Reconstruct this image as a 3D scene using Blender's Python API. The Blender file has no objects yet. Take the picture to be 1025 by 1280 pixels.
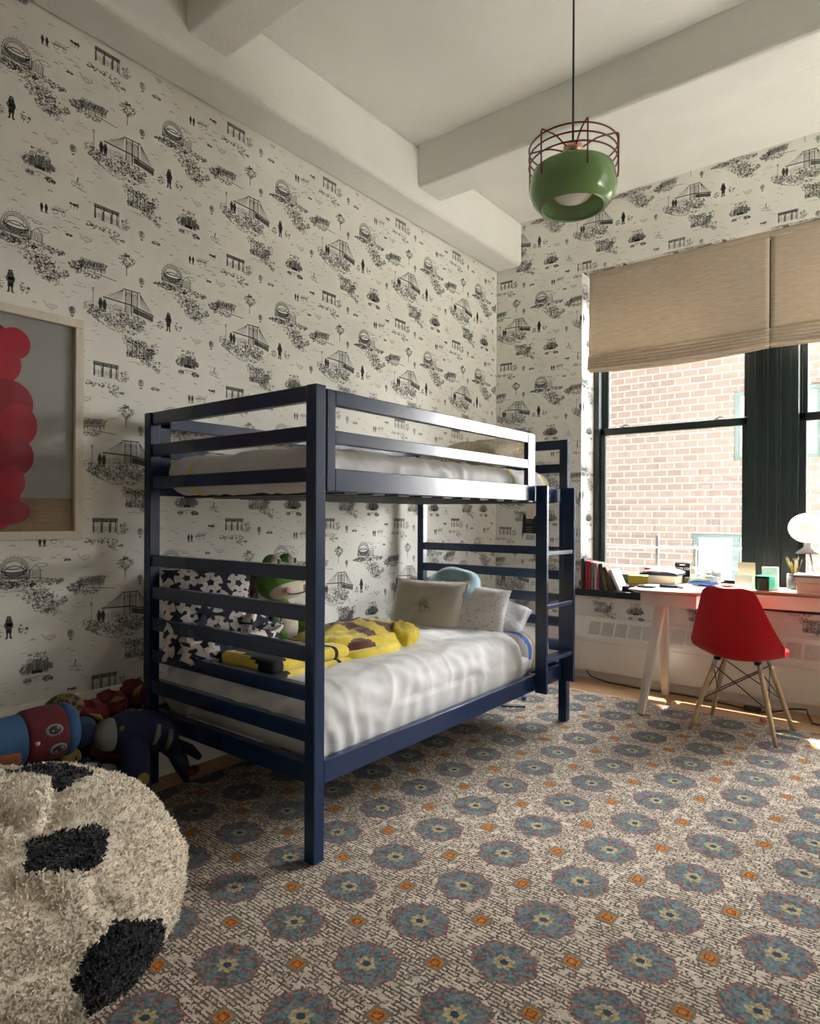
import bpy, bmesh, math, random
import numpy as np
from mathutils import Vector, Matrix, Euler, noise

SC = bpy.context.scene
COL = SC.collection
PI = math.pi

# ------------------------------------------------------------------ tagging
def tag(o, label=None, cat=None, group=None, kind=None):
    if label: o['label'] = label
    if cat: o['category'] = cat
    if group: o['group'] = group
    if kind: o['kind'] = kind
    return o

def empty(name, loc=(0, 0, 0), rot=(0, 0, 0), label=None, cat=None, group=None, kind=None):
    o = bpy.data.objects.new(name, None)
    o.empty_display_size = .05
    COL.objects.link(o)
    o.location = loc
    o.rotation_euler = rot
    return tag(o, label, cat, group, kind)

def kids(o):
    return [c for c in bpy.data.objects if c.parent is o]

def copy_tree(o, parent=None):
    c = o.copy()
    COL.objects.link(c)
    c.parent = parent
    for ch in kids(o):
        copy_tree(ch, c)
    return c

# ------------------------------------------------------------------ mesh builder
class MB:
    def __init__(s):
        s.v, s.f, s.m, s.sm = [], [], [], []
    def add(s, verts, faces, mi=0, smooth=False, M=None):
        b = len(s.v)
        if M is not None:
            verts = [M @ Vector(p) for p in verts]
        s.v.extend([tuple(p) for p in verts])
        for f in faces:
            s.f.append(tuple(b + i for i in f))
        s.m.extend(mi if isinstance(mi, list) else [mi] * len(faces))
        s.sm.extend([smooth] * len(faces))
        return s
    def box(s, lo, hi, mi=0, M=None):
        x0, y0, z0 = lo; x1, y1, z1 = hi
        v = [(x0,y0,z0),(x1,y0,z0),(x1,y1,z0),(x0,y1,z0),(x0,y0,z1),(x1,y0,z1),(x1,y1,z1),(x0,y1,z1)]
        f = [(0,3,2,1),(4,5,6,7),(0,1,5,4),(1,2,6,5),(2,3,7,6),(3,0,4,7)]
        return s.add(v, f, mi, False, M)
    def prism(s, poly, z0, z1, mi=0, M=None):
        n = len(poly)
        v = [(x, y, z0) for x, y in poly] + [(x, y, z1) for x, y in poly]
        f = [tuple(range(n - 1, -1, -1)), tuple(range(n, 2 * n))]
        f += [(i, (i + 1) % n, n + (i + 1) % n, n + i) for i in range(n)]
        return s.add(v, f, mi, False, M)
    def bar(s, a, b, w, h=None, mi=0, w2=None, h2=None, up=(0, 0, 1)):
        """square bar from a to b, tapering from w x h to w2 x h2"""
        a, b = Vector(a), Vector(b); h = h or w; w2 = w2 or w; h2 = h2 or h
        d = (b - a).normalized(); u = Vector(up)
        if abs(d.dot(u)) > .95: u = Vector((0, 1, 0))
        x = d.cross(u).normalized(); y = x.cross(d).normalized()
        v = []
        for p, ww, hh in ((a, w, h), (b, w2, h2)):
            for sx, sy in ((-1,-1),(1,-1),(1,1),(-1,1)):
                v.append(p + x * (sx * ww / 2) + y * (sy * hh / 2))
        f = [(3,2,1,0),(4,5,6,7),(0,1,5,4),(1,2,6,5),(2,3,7,6),(3,0,4,7)]
        return s.add(v, f, mi)
    def tube(s, pts, r, n=8, mi=0, cap=True, closed=False):
        pts = [Vector(p) for p in pts]; N = len(pts)
        rr = r if isinstance(r, (list, tuple)) else [r] * N
        v = []; f = []
        prev = None
        for i, p in enumerate(pts):
            if closed: t = pts[(i + 1) % N] - pts[i - 1]
            else: t = pts[min(i + 1, N - 1)] - pts[max(i - 1, 0)]
            t.normalize()
            if prev is None:
                u = Vector((0, 0, 1)) if abs(t.z) < .9 else Vector((1, 0, 0))
                x = t.cross(u).normalized()
            else:
                x = (prev - t * prev.dot(t)).normalized()
            prev = x; y = t.cross(x)
            for k in range(n):
                a = 2 * PI * k / n
                v.append(p + x * (rr[i] * math.cos(a)) + y * (rr[i] * math.sin(a)))
        R = N if closed else N - 1
        for i in range(R):
            j = (i + 1) % N
            for k in range(n):
                f.append((i*n+k, i*n+(k+1)%n, j*n+(k+1)%n, j*n+k))
        if cap and not closed:
            f.append(tuple(range(n - 1, -1, -1))); f.append(tuple((N - 1) * n + k for k in range(n)))
        return s.add(v, f, mi, True)
    def lathe(s, prof, n=32, mi=0, c=(0, 0, 0), M=None):
        v = []; f = []
        for r, z in prof:
            for k in range(n):
                a = 2 * PI * k / n
                v.append((c[0] + r * math.cos(a), c[1] + r * math.sin(a), c[2] + z))
        for i in range(len(prof) - 1):
            for k in range(n):
                f.append((i*n+k, i*n+(k+1)%n, (i+1)*n+(k+1)%n, (i+1)*n+k))
        return s.add(v, f, mi, True, M)
    def ell(s, c, r, n=20, m=12, mi=0, M=None, e=2.0, disp=None):
        """closed (super)ellipsoid"""
        g = lambda t: math.copysign(abs(t) ** (2 / e), t)
        v = []; f = []
        for i in range(m + 1):
            ph = -PI / 2 + PI * i / m
            if i in (0, m): ring = 1
            else: ring = n
            for k in range(ring):
                th = 2 * PI * k / n
                p = Vector((g(math.cos(ph)) * g(math.cos(th)), g(math.cos(ph)) * g(math.sin(th)), g(math.sin(ph))))
                q = Vector((p.x * r[0], p.y * r[1], p.z * r[2]))
                if disp: q = disp(p, q)
                v.append((c[0] + q[0], c[1] + q[1], c[2] + q[2]))
        st = lambda i: 0 if i == 0 else 1 + (i - 1) * n
        for k in range(n): f.append((0, st(1) + (k + 1) % n, st(1) + k))
        for i in range(1, m - 1):
            for k in range(n):
                f.append((st(i)+k, st(i)+(k+1)%n, st(i+1)+(k+1)%n, st(i+1)+k))
        top = st(m)
        for k in range(n): f.append((st(m-1)+k, st(m-1)+(k+1)%n, top))
        return s.add(v, f, mi, True, M)
    def grid(s, P, mi=0, M=None, close=False):
        """P[i][j] grid of points"""
        a, b = len(P), len(P[0])
        v = [p for row in P for p in row]
        f = [(i*b+j, i*b+j+1, (i+1)*b+j+1, (i+1)*b+j) for i in range(a-1) for j in range(b-1)]
        return s.add(v, f, mi, True, M)
    def soft(s, c, size, r, step=.03, mi=0, disp=None, M=None, facemat=None):
        """a box with round edges and a fine grid; disp(P, normal) -> P"""
        h = [d / 2 for d in size]; r = min(r, min(h) * .999)
        ns = [max(2, int(round(d / step))) for d in size]
        verts = {}; vl = []; fl = []; ml = []
        def vid(q):
            key = (round(q[0], 5), round(q[1], 5), round(q[2], 5))
            if key not in verts:
                p = Vector(q)
                inn = Vector([max(-(h[i] - r), min(h[i] - r, p[i])) for i in range(3)])
                d = p - inn
                nrm = d.normalized() if d.length > 1e-9 else Vector((0, 0, 1))
                P = inn + nrm * r
                if disp: P = disp(P, nrm)
                verts[key] = len(vl)
                vl.append((c[0] + P[0], c[1] + P[1], c[2] + P[2]))
            return verts[key]
        for ax in range(3):
            u, w = (ax + 1) % 3, (ax + 2) % 3
            for sg in (-1, 1):
                for i in range(ns[u]):
                    for j in range(ns[w]):
                        ids = []
                        for di, dj in ((0,0),(1,0),(1,1),(0,1)):
                            q = [0, 0, 0]
                            q[ax] = sg * h[ax]
                            q[u] = -h[u] + 2 * h[u] * (i + di) / ns[u]
                            q[w] = -h[w] + 2 * h[w] * (j + dj) / ns[w]
                            ids.append(vid(q))
                        if sg < 0: ids.reverse()
                        fl.append(tuple(ids))
        if facemat:
            for f in fl:
                cc = [sum(vl[i][k] for i in f) / 4 - c[k] for k in range(3)]
                ml.append(facemat(cc))
        return s.add(vl, fl, ml if facemat else mi, True, M)
    def build(s, name, mats, parent=None, bevel=0, local=False, loc=None, kind=None, label=None, cat=None, group=None, seg=2, sub=0, rot=None):
        me = bpy.data.meshes.new(name)
        off = Vector((0, 0, 0))
        if parent is not None and not local: off = world_loc(parent)
        if parent is None and loc is not None and not local: off = Vector(loc)
        me.from_pydata([(p[0]-off[0], p[1]-off[1], p[2]-off[2]) for p in s.v], [], s.f)
        mats = mats if isinstance(mats, (list, tuple)) else [mats]
        for m in mats: me.materials.append(m)
        me.polygons.foreach_set('material_index', s.m)
        me.polygons.foreach_set('use_smooth', s.sm)
        me.update()
        o = bpy.data.objects.new(name, me)
        COL.objects.link(o)
        if parent is not None: o.parent = parent
        elif loc is not None: o.location = loc
        if rot is not None: o.rotation_euler = rot
        if sub:
            md = o.modifiers.new('subd', 'SUBSURF'); md.levels = sub; md.render_levels = sub
        if bevel:
            md = o.modifiers.new('bev', 'BEVEL'); md.width = bevel; md.segments = seg; md.limit_method = 'ANGLE'; md.angle_limit = .6
            md.harden_normals = False
        return tag(o, label, cat, group, kind)

def world_loc(o):
    l = Vector(o.location); p = o.parent
    while p is not None:
        l = l + Vector(p.location); p = p.parent
    return l

# ------------------------------------------------------------------ materials
class NT:
    """small node-graph helper"""
    def __init__(s, m):
        s.t = m.node_tree; s.n = s.t.nodes; s.l = s.t.links
    def node(s, ty, **kw):
        x = s.n.new(ty)
        for k, v in kw.items(): setattr(x, k, v)
        return x
    def put(s, sock, v):
        if hasattr(v, 'is_output') or isinstance(v, bpy.types.NodeSocket): s.l.new(v, sock)
        else: sock.default_value = v
    def math(s, op, a, b=0.0, c=None, clamp=False):
        x = s.node('ShaderNodeMath', operation=op, use_clamp=clamp)
        s.put(x.inputs[0], a); s.put(x.inputs[1], b)
        if c is not None: s.put(x.inputs[2], c)
        return x.outputs[0]
    def mix(s, f, a, b):
        x = s.node('ShaderNodeMix', data_type='RGBA')
        s.put(x.inputs[0], f); s.put(x.inputs[6], a if not isinstance(a, tuple) else rgba(a)); s.put(x.inputs[7], b if not isinstance(b, tuple) else rgba(b))
        return x.outputs[2]
    def noise(s, scale, vec=None, detail=2.0, rough=.5, col=False):
        x = s.node('ShaderNodeTexNoise'); x.inputs['Scale'].default_value = scale
        x.inputs['Detail'].default_value = detail; x.inputs['Roughness'].default_value = rough
        if vec is not None: s.l.new(vec, x.inputs['Vector'])
        return x.outputs[1 if col else 0]
    def ramp(s, f, stops, interp='LINEAR'):
        x = s.node('ShaderNodeValToRGB'); cr = x.color_ramp; cr.interpolation = interp
        while len(cr.elements) < len(stops): cr.elements.new(.5)
        for e, (p, c) in zip(cr.elements, stops):
            e.position = p; e.color = rgba(c)
        s.put(x.inputs[0], f)
        return x.outputs[0]
    def obj(s): return s.node('ShaderNodeTexCoord').outputs['Object']
    def scaled(s, vec, sc):
        x = s.node('ShaderNodeMapping'); s.l.new(vec, x.inputs[0]); x.inputs['Scale'].default_value = sc
        return x.outputs[0]
    def xyz(s, vec):
        x = s.node('ShaderNodeSeparateXYZ'); s.l.new(vec, x.inputs[0]); return x.outputs

def rgba(c): return (c[0], c[1], c[2], 1.0)

def base_mat(name):
    m = bpy.data.materials.new(name); m.use_nodes = True
    nt = NT(m); p = nt.n['Principled BSDF']
    return m, nt, p

def mat(name, col, rough=.6, var=.08, vscale=8, bump=0, bscale=60, metal=0, coat=0, spec=.5, sheen=0, stretch=None, bdist=.002, detail=3.0):
    m, nt, p = base_mat(name)
    vec = nt.obj()
    if stretch: vec = nt.scaled(vec, stretch)
    n = nt.noise(vscale, vec, detail)
    lo = tuple(max(0, c * (1 - var)) for c in col); hi = tuple(min(1, c * (1 + var)) for c in col)
    nt.l.new(nt.ramp(n, [(.3, lo), (.7, hi)]), p.inputs['Base Color'])
    p.inputs['Roughness'].default_value = rough; p.inputs['Metallic'].default_value = metal
    p.inputs['Specular IOR Level'].default_value = spec
    if coat: p.inputs['Coat Weight'].default_value = coat; p.inputs['Coat Roughness'].default_value = .08
    if sheen: p.inputs['Sheen Weight'].default_value = sheen; p.inputs['Sheen Roughness'].default_value = .5
    if bump:
        b = nt.node('ShaderNodeBump'); b.inputs['Strength'].default_value = bump; b.inputs['Distance'].default_value = bdist
        nt.l.new(nt.noise(bscale, vec, 4.0), b.inputs['Height']); nt.l.new(b.outputs[0], p.inputs['Normal'])
    return m
def nz(x, y, z, s=1.0): return noise.noise(Vector((x * s, y * s, z * s)))
# ------------------------------------------------------------------ palette
M = {}
M['plaster'] = mat('plaster', (.765, .765, .725), .85, .03, 3, .55, 34, bdist=.006)
M['paper'] = mat('wallpaper', (.77, .755, .70), .8, .02, 4, .05, 90)
M['ink'] = mat('wallpaper_ink', (.105, .108, .108), .85, .3, 60)
M['navy'] = mat('navy_lacquer', (.006, .022, .068), .26, .10, 5, .05, 25, spec=.45, coat=.2)
M['frame_green'] = mat('dark_green_frame_paint', (.012, .022, .021), .35, .15, 6, .03, 30)
M['white_fabric'] = mat('white_cotton', (.58, .565, .56), .9, .03, 6, .35, 20, sheen=.1, bdist=.004)
M['yellow_trim'] = mat('yellow_ribbon', (.72, .55, .05), .85, .06, 20)
M['heater'] = mat('cream_enamel', (.80, .775, .71), .5, .03, 3, .04, 20)
M['slot'] = mat('heater_slot', (.30, .29, .27), .7, .1, 20)
M['dark'] = mat('black_plastic', (.012, .012, .013), .45, .2, 20)
M['steel'] = mat('steel', (.45, .45, .46), .35, .1, 20, metal=1)
M['chair_red'] = mat('red_polypropylene', (.54, .004, .010), .45, .05, 6, .06, 240, spec=.3)
M['beech'] = mat('pale_beech', (.56, .39, .22), .5, .14, 5, .03, 40, stretch=(12, 12, 1.2))
M['desk_white'] = mat('desk_cream_paint', (.80, .735, .63), .45, .03, 4)
M['desk_edge'] = mat('desk_edge_wood', (.56, .40, .28), .5, .10, 8, stretch=(1, 12, 12))
M['green_enamel'] = mat('green_enamel', (.16, .30, .10), .22, .05, 4, spec=.5, coat=.5)
M['copper'] = mat('pale_copper', (.80, .48, .34), .3, .06, 20, metal=.7)
M['wire_red'] = mat('oxblood_wire', (.17, .018, .018), .4, .1, 20)
M['opal'] = mat('opal_glass', (.82, .80, .74), .25, .02, 3)
def lit_globe():
    m, nt, p = base_mat('lit_opal_globe')
    p.inputs['Base Color'].default_value = (.85, .82, .76, 1); p.inputs['Roughness'].default_value = .2
    p.inputs['Emission Color'].default_value = (1, .90, .72, 1); p.inputs['Emission Strength'].default_value = .45
    return m
M['lit_globe'] = lit_globe()
M['picture_frame'] = mat('pale_wood_frame', (.62, .57, .47), .5, .05, 10, stretch=(1, 8, 1))
M['paper_white'] = mat('white_paper', (.80, .78, .72), .8, .03, 10)
M['cream_card'] = mat('cream_card', (.72, .62, .46), .8, .05, 10)

# blind cloth: slubby linen, a little light comes through
def linen():
    m, nt, p = base_mat('linen_blind')
    v = nt.obj()
    a = nt.noise(14, nt.scaled(v, (1, 1, 14)), 4.0)
    b = nt.noise(160, nt.scaled(v, (6, 1, 1)), 2.0)
    f = nt.math('ADD', nt.math('MULTIPLY', a, .75), nt.math('MULTIPLY', b, .25))
    c = nt.ramp(f, [(.32, (.46, .375, .28)), (.66, (.63, .535, .415))])
    nt.l.new(c, p.inputs['Base Color']); p.inputs['Roughness'].default_value = .9
    tr = nt.node('ShaderNodeBsdfTranslucent'); nt.l.new(c, tr.inputs[0])
    mx = nt.node('ShaderNodeMixShader'); mx.inputs[0].default_value = .22
    nt.l.new(p.outputs[0], mx.inputs[1]); nt.l.new(tr.outputs[0], mx.inputs[2])
    nt.l.new(mx.outputs[0], nt.n['Material Output'].inputs[0])
    return m
M['linen'] = linen()

def floor_wood():
    m, nt, p = base_mat('oak_floor')
    v = nt.obj()
    br = nt.node('ShaderNodeTexBrick'); nt.l.new(v, br.inputs[0])
    br.inputs['Scale'].default_value = 1; br.inputs['Brick Width'].default_value = 1.1; br.inputs['Row Height'].default_value = .075
    br.inputs['Mortar Size'].default_value = .0012; br.inputs['Color1'].default_value = rgba((.42, .25, .12)); br.inputs['Color2'].default_value = rgba((.50, .31, .155)); br.inputs['Mortar'].default_value = rgba((.12, .07, .04))
    g = nt.noise(9, nt.scaled(v, (1, 14, 1)), 5.0)
    nt.l.new(nt.mix(nt.math('MULTIPLY', g, .35), br.outputs[0], (.30, .17, .08)), p.inputs['Base Color'])
    p.inputs['Roughness'].default_value = .38
    return m
M['floor'] = floor_wood()

def glass_mat(name='clear_glass', k=.8):
    m, nt, p = base_mat(name)
    g = nt.node('ShaderNodeBsdfGlossy'); g.inputs['Roughness'].default_value = .02
    t = nt.node('ShaderNodeBsdfTransparent'); t.inputs[0].default_value = (.96, .97, .97, 1)
    fr = nt.node('ShaderNodeFresnel'); fr.inputs[0].default_value = 1.45
    mx = nt.node('ShaderNodeMixShader'); nt.l.new(nt.math('MULTIPLY', fr.outputs[0], k), mx.inputs[0])
    nt.l.new(t.outputs[0], mx.inputs[1]); nt.l.new(g.outputs[0], mx.inputs[2])
    nt.l.new(mx.outputs[0], nt.n['Material Output'].inputs[0])
    return m
M['glass'] = glass_mat(); M['picture_glass'] = glass_mat('picture_glass', .05)

def brick_mat():
    m, nt, p = base_mat('outside_brick')
    v = nt.obj(); x = nt.xyz(v)
    cb = nt.node('ShaderNodeCombineXYZ'); nt.l.new(x[0], cb.inputs[0]); nt.l.new(x[2], cb.inputs[1])
    br = nt.node('ShaderNodeTexBrick'); nt.l.new(cb.outputs[0], br.inputs[0])
    br.inputs['Scale'].default_value = 1; br.inputs['Brick Width'].default_value = .205; br.inputs['Row Height'].default_value = .0985
    br.inputs['Mortar Size'].default_value = .009; br.inputs['Mortar Smooth'].default_value = .2
    br.inputs['Color1'].default_value = rgba((.135, .096, .080)); br.inputs['Color2'].default_value = rgba((.175, .130, .110)); br.inputs['Mortar'].default_value = rgba((.30, .27, .245))
    nt.l.new(nt.mix(nt.math('MULTIPLY', nt.noise(.9, v, 3.0), .3), br.outputs[0], (.19, .155, .135)), p.inputs['Base Color'])
    p.inputs['Roughness'].default_value = .9
    return m
M['brick'] = brick_mat()

def rug_mat():
    m, nt, p = base_mat('wool_rug')
    v = nt.obj()
    wob = nt.noise(150, v, 1.0, col=True)
    sub = nt.node('ShaderNodeVectorMath', operation='SUBTRACT'); nt.l.new(wob, sub.inputs[0]); sub.inputs[1].default_value = (.5, .5, .5)
    sc = nt.node('ShaderNodeVectorMath', operation='SCALE'); nt.l.new(sub.outputs[0], sc.inputs[0]); sc.inputs['Scale'].default_value = .010
    ad = nt.node('ShaderNodeVectorMath', operation='ADD'); nt.l.new(v, ad.inputs[0]); nt.l.new(sc.outputs[0], ad.inputs[1])
    X = nt.xyz(ad.outputs[0]); x, y = X[0], X[1]
    u = nt.math('DIVIDE', x, .286)
    neg = nt.math('LESS_THAN', y, 0.0)
    per = nt.math('ADD', nt.math('MULTIPLY', neg, -.0261), .2611)
    w = nt.math('DIVIDE', y, per)
    def fr(t): return nt.math('SUBTRACT', t, nt.math('ROUND', t))
    du = nt.math('MULTIPLY', fr(u), .286); dv = nt.math('MULTIPLY', fr(w), .250)
    a = nt.math('DIVIDE', du, .093); b = nt.math('DIVIDE', dv, .088)
    r = nt.math('SQRT', nt.math('ADD', nt.math('MULTIPLY', a, a), nt.math('MULTIPLY', b, b)))
    th = nt.math('ARCTAN2', b, a)
    c8 = nt.math('COSINE', nt.math('MULTIPLY', th, 8.0))
    rr = nt.math('MULTIPLY', r, nt.math('ADD', 1.0, nt.math('MULTIPLY', c8, -.045)))
    inside = nt.math('LESS_THAN', rr, 1.0)
    rim = nt.math('GREATER_THAN', rr, .90)
    n1 = nt.noise(34, v, 3.0); n2 = nt.noise(95, v, 2.0); n3 = nt.noise(7, v, 2.0)
    blue = nt.ramp(nt.math('ADD', nt.math('MULTIPLY', n1, .5), nt.math('MULTIPLY', n2, .5)), [(.33, (.14, .05, .045)), (.41, (.07, .085, .085)), (.50, (.09, .15, .17)), (.60, (.16, .215, .225)), (.72, (.27, .20, .17))])
    pink = nt.ramp(n2, [(.4, (.17, .055, .05)), (.6, (.31, .16, .13))])
    spoke = nt.math('GREATER_THAN', nt.math('MULTIPLY', c8, -1.0), nt.math('ADD', .80, nt.math('MULTIPLY', nt.math('SUBTRACT', n1, .5), 1.2)))
    spoke = nt.math('MULTIPLY', spoke, nt.math('GREATER_THAN', rr, .42))
    ring2 = nt.math('LESS_THAN', nt.math('ABSOLUTE', nt.math('SUBTRACT', rr, nt.math('ADD', .66, nt.math('MULTIPLY', c8, .10)))), .035)
    pk = nt.math('MAXIMUM', nt.math('MAXIMUM', spoke, rim), nt.math('MULTIPLY', ring2, nt.math('GREATER_THAN', n2, .47)))
    med = nt.mix(nt.math('MULTIPLY', pk, .85), blue, pink)
    gold = nt.ramp(n2, [(.35, (.24, .17, .08)), (.62, (.48, .39, .22))])
    med = nt.mix(nt.math('LESS_THAN', nt.math('ADD', rr, nt.math('MULTIPLY', c8, -.03)), .31), med, gold)
    med = nt.mix(nt.math('LESS_THAN', rr, .13), med, (.025, .05, .08))
    # little orange squares between the medallions
    ou = nt.math('MULTIPLY', fr(nt.math('ADD', u, .5)), .286); ov = nt.math('MULTIPLY', fr(nt.math('ADD', w, .5)), .250)
    sq = nt.math('MAXIMUM', nt.math('ABSOLUTE', ou), nt.math('ABSOLUTE', ov))
    insq = nt.math('LESS_THAN', sq, .0190); frame = nt.math('LESS_THAN', sq, .0275)
    orange = nt.ramp(n2, [(.35, (.34, .085, .012)), (.62, (.56, .21, .025))])
    orange = nt.mix(nt.math('LESS_THAN', nt.math('ABSOLUTE', nt.math('SUBTRACT', sq, .011)), .0020), orange, (.17, .05, .012))
    # looped beige ground in short bars
    br = nt.node('ShaderNodeTexBrick'); nt.l.new(ad.outputs[0], br.inputs[0])
    br.inputs['Scale'].default_value = 1; br.inputs['Brick Width'].default_value = .034; br.inputs['Row Height'].default_value = .0125
    br.inputs['Mortar Size'].default_value = .0032; br.inputs['Mortar Smooth'].default_value = .4; br.offset = .37; br.squash = 1.6; br.squash_frequency = 3
    br.inputs['Color1'].default_value = rgba((.42, .34, .26)); br.inputs['Color2'].default_value = rgba((.68, .58, .47)); br.inputs['Mortar'].default_value = rgba((.06, .044, .034))
    brick_y = nt.node('ShaderNodeTexBrick')
    swap = nt.node('ShaderNodeCombineXYZ'); nt.l.new(y, swap.inputs[0]); nt.l.new(x, swap.inputs[1]); nt.l.new(swap.outputs[0], brick_y.inputs[0])
    brick_y.inputs['Scale'].default_value = 1; brick_y.inputs['Brick Width'].default_value = .034; brick_y.inputs['Row Height'].default_value = .0125
    brick_y.inputs['Mortar Size'].default_value = .0032; brick_y.inputs['Mortar Smooth'].default_value = .4
    for k in ('Color1', 'Color2', 'Mortar'): brick_y.inputs[k].default_value = br.inputs[k].default_value
    band = nt.math('GREATER_THAN', nt.noise(24, nt.scaled(v, (1, 2.6, 1)), 0.0), .66)
    plain = nt.mix(nt.noise(60, nt.scaled(v, (.5, 2.4, 1)), 2.0), (.40, .32, .24), (.70, .60, .49))
    dash = nt.math('GREATER_THAN', nt.noise(46, v, 1.0), .39)
    gfac = nt.math('ADD', nt.math('MULTIPLY', nt.math('SUBTRACT', 1.0, band), br.outputs[1]), nt.math('MULTIPLY', band, brick_y.outputs[1]))
    ground = nt.mix(band, br.outputs[0], brick_y.outputs[0])
    ground = nt.mix(nt.math('MULTIPLY', gfac, nt.math('SUBTRACT', 1.0, dash)), ground, plain)
    gfac = nt.math('MULTIPLY', gfac, dash)
    ground = nt.mix(nt.math('MULTIPLY', n3, .30), ground, (.36, .30, .25))
    speck = nt.math('GREATER_THAN', n1, .62)
    ground = nt.mix(nt.math('MULTIPLY', speck, .40), ground, (.17, .15, .14))
    col = nt.mix(frame, ground, (.17, .15, .12))
    col = nt.mix(insq, col, orange)
    col = nt.mix(inside, col, med)
    col = nt.mix(nt.math('MULTIPLY', nt.math('GREATER_THAN', nt.noise(330, v, 1.0), .56), nt.math('ADD', .14, nt.math('MULTIPLY', inside, .24))), col, (.06, .05, .05))
    nt.l.new(col, p.inputs['Base Color'])
    p.inputs['Roughness'].default_value = .95; p.inputs['Specular IOR Level'].default_value = .15
    hgt = nt.math('SUBTRACT', 1.0, gfac)
    hgt = nt.math('MULTIPLY', hgt, nt.math('SUBTRACT', 1.0, nt.math('MULTIPLY', frame, .8)))
    hgt = nt.math('MAXIMUM', hgt, nt.math('MULTIPLY', insq, .6))
    pile = nt.math('MULTIPLY', inside, nt.math('ADD', .9, nt.math('MULTIPLY', pk, -.5)))
    hgt = nt.math('ADD', nt.math('MULTIPLY', hgt, nt.math('SUBTRACT', 1.0, inside)), pile)
    hgt = nt.math('ADD', hgt, nt.math('MULTIPLY', nt.noise(420, v, 2.0), .55))
    bp = nt.node('ShaderNodeBump'); bp.inputs['Strength'].default_value = .9; bp.inputs['Distance'].default_value = .006
    nt.l.new(hgt, bp.inputs['Height']); nt.l.new(bp.outputs[0], p.inputs['Normal'])
    return m
M['rug'] = rug_mat()
# ------------------------------------------------------------------ room numbers (metres; rug top is z = 0)
XL, YF, ZC, ZFL = -2.824, 4.75, 3.61, -.012
XR, YN = 2.3, -1.4
WIN_L, WIN_R, WIN_B, WIN_T = -2.064, .47, .65, 3.085     # opening in the far wall
YG = 5.0                                                 # plane of the window frames

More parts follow.
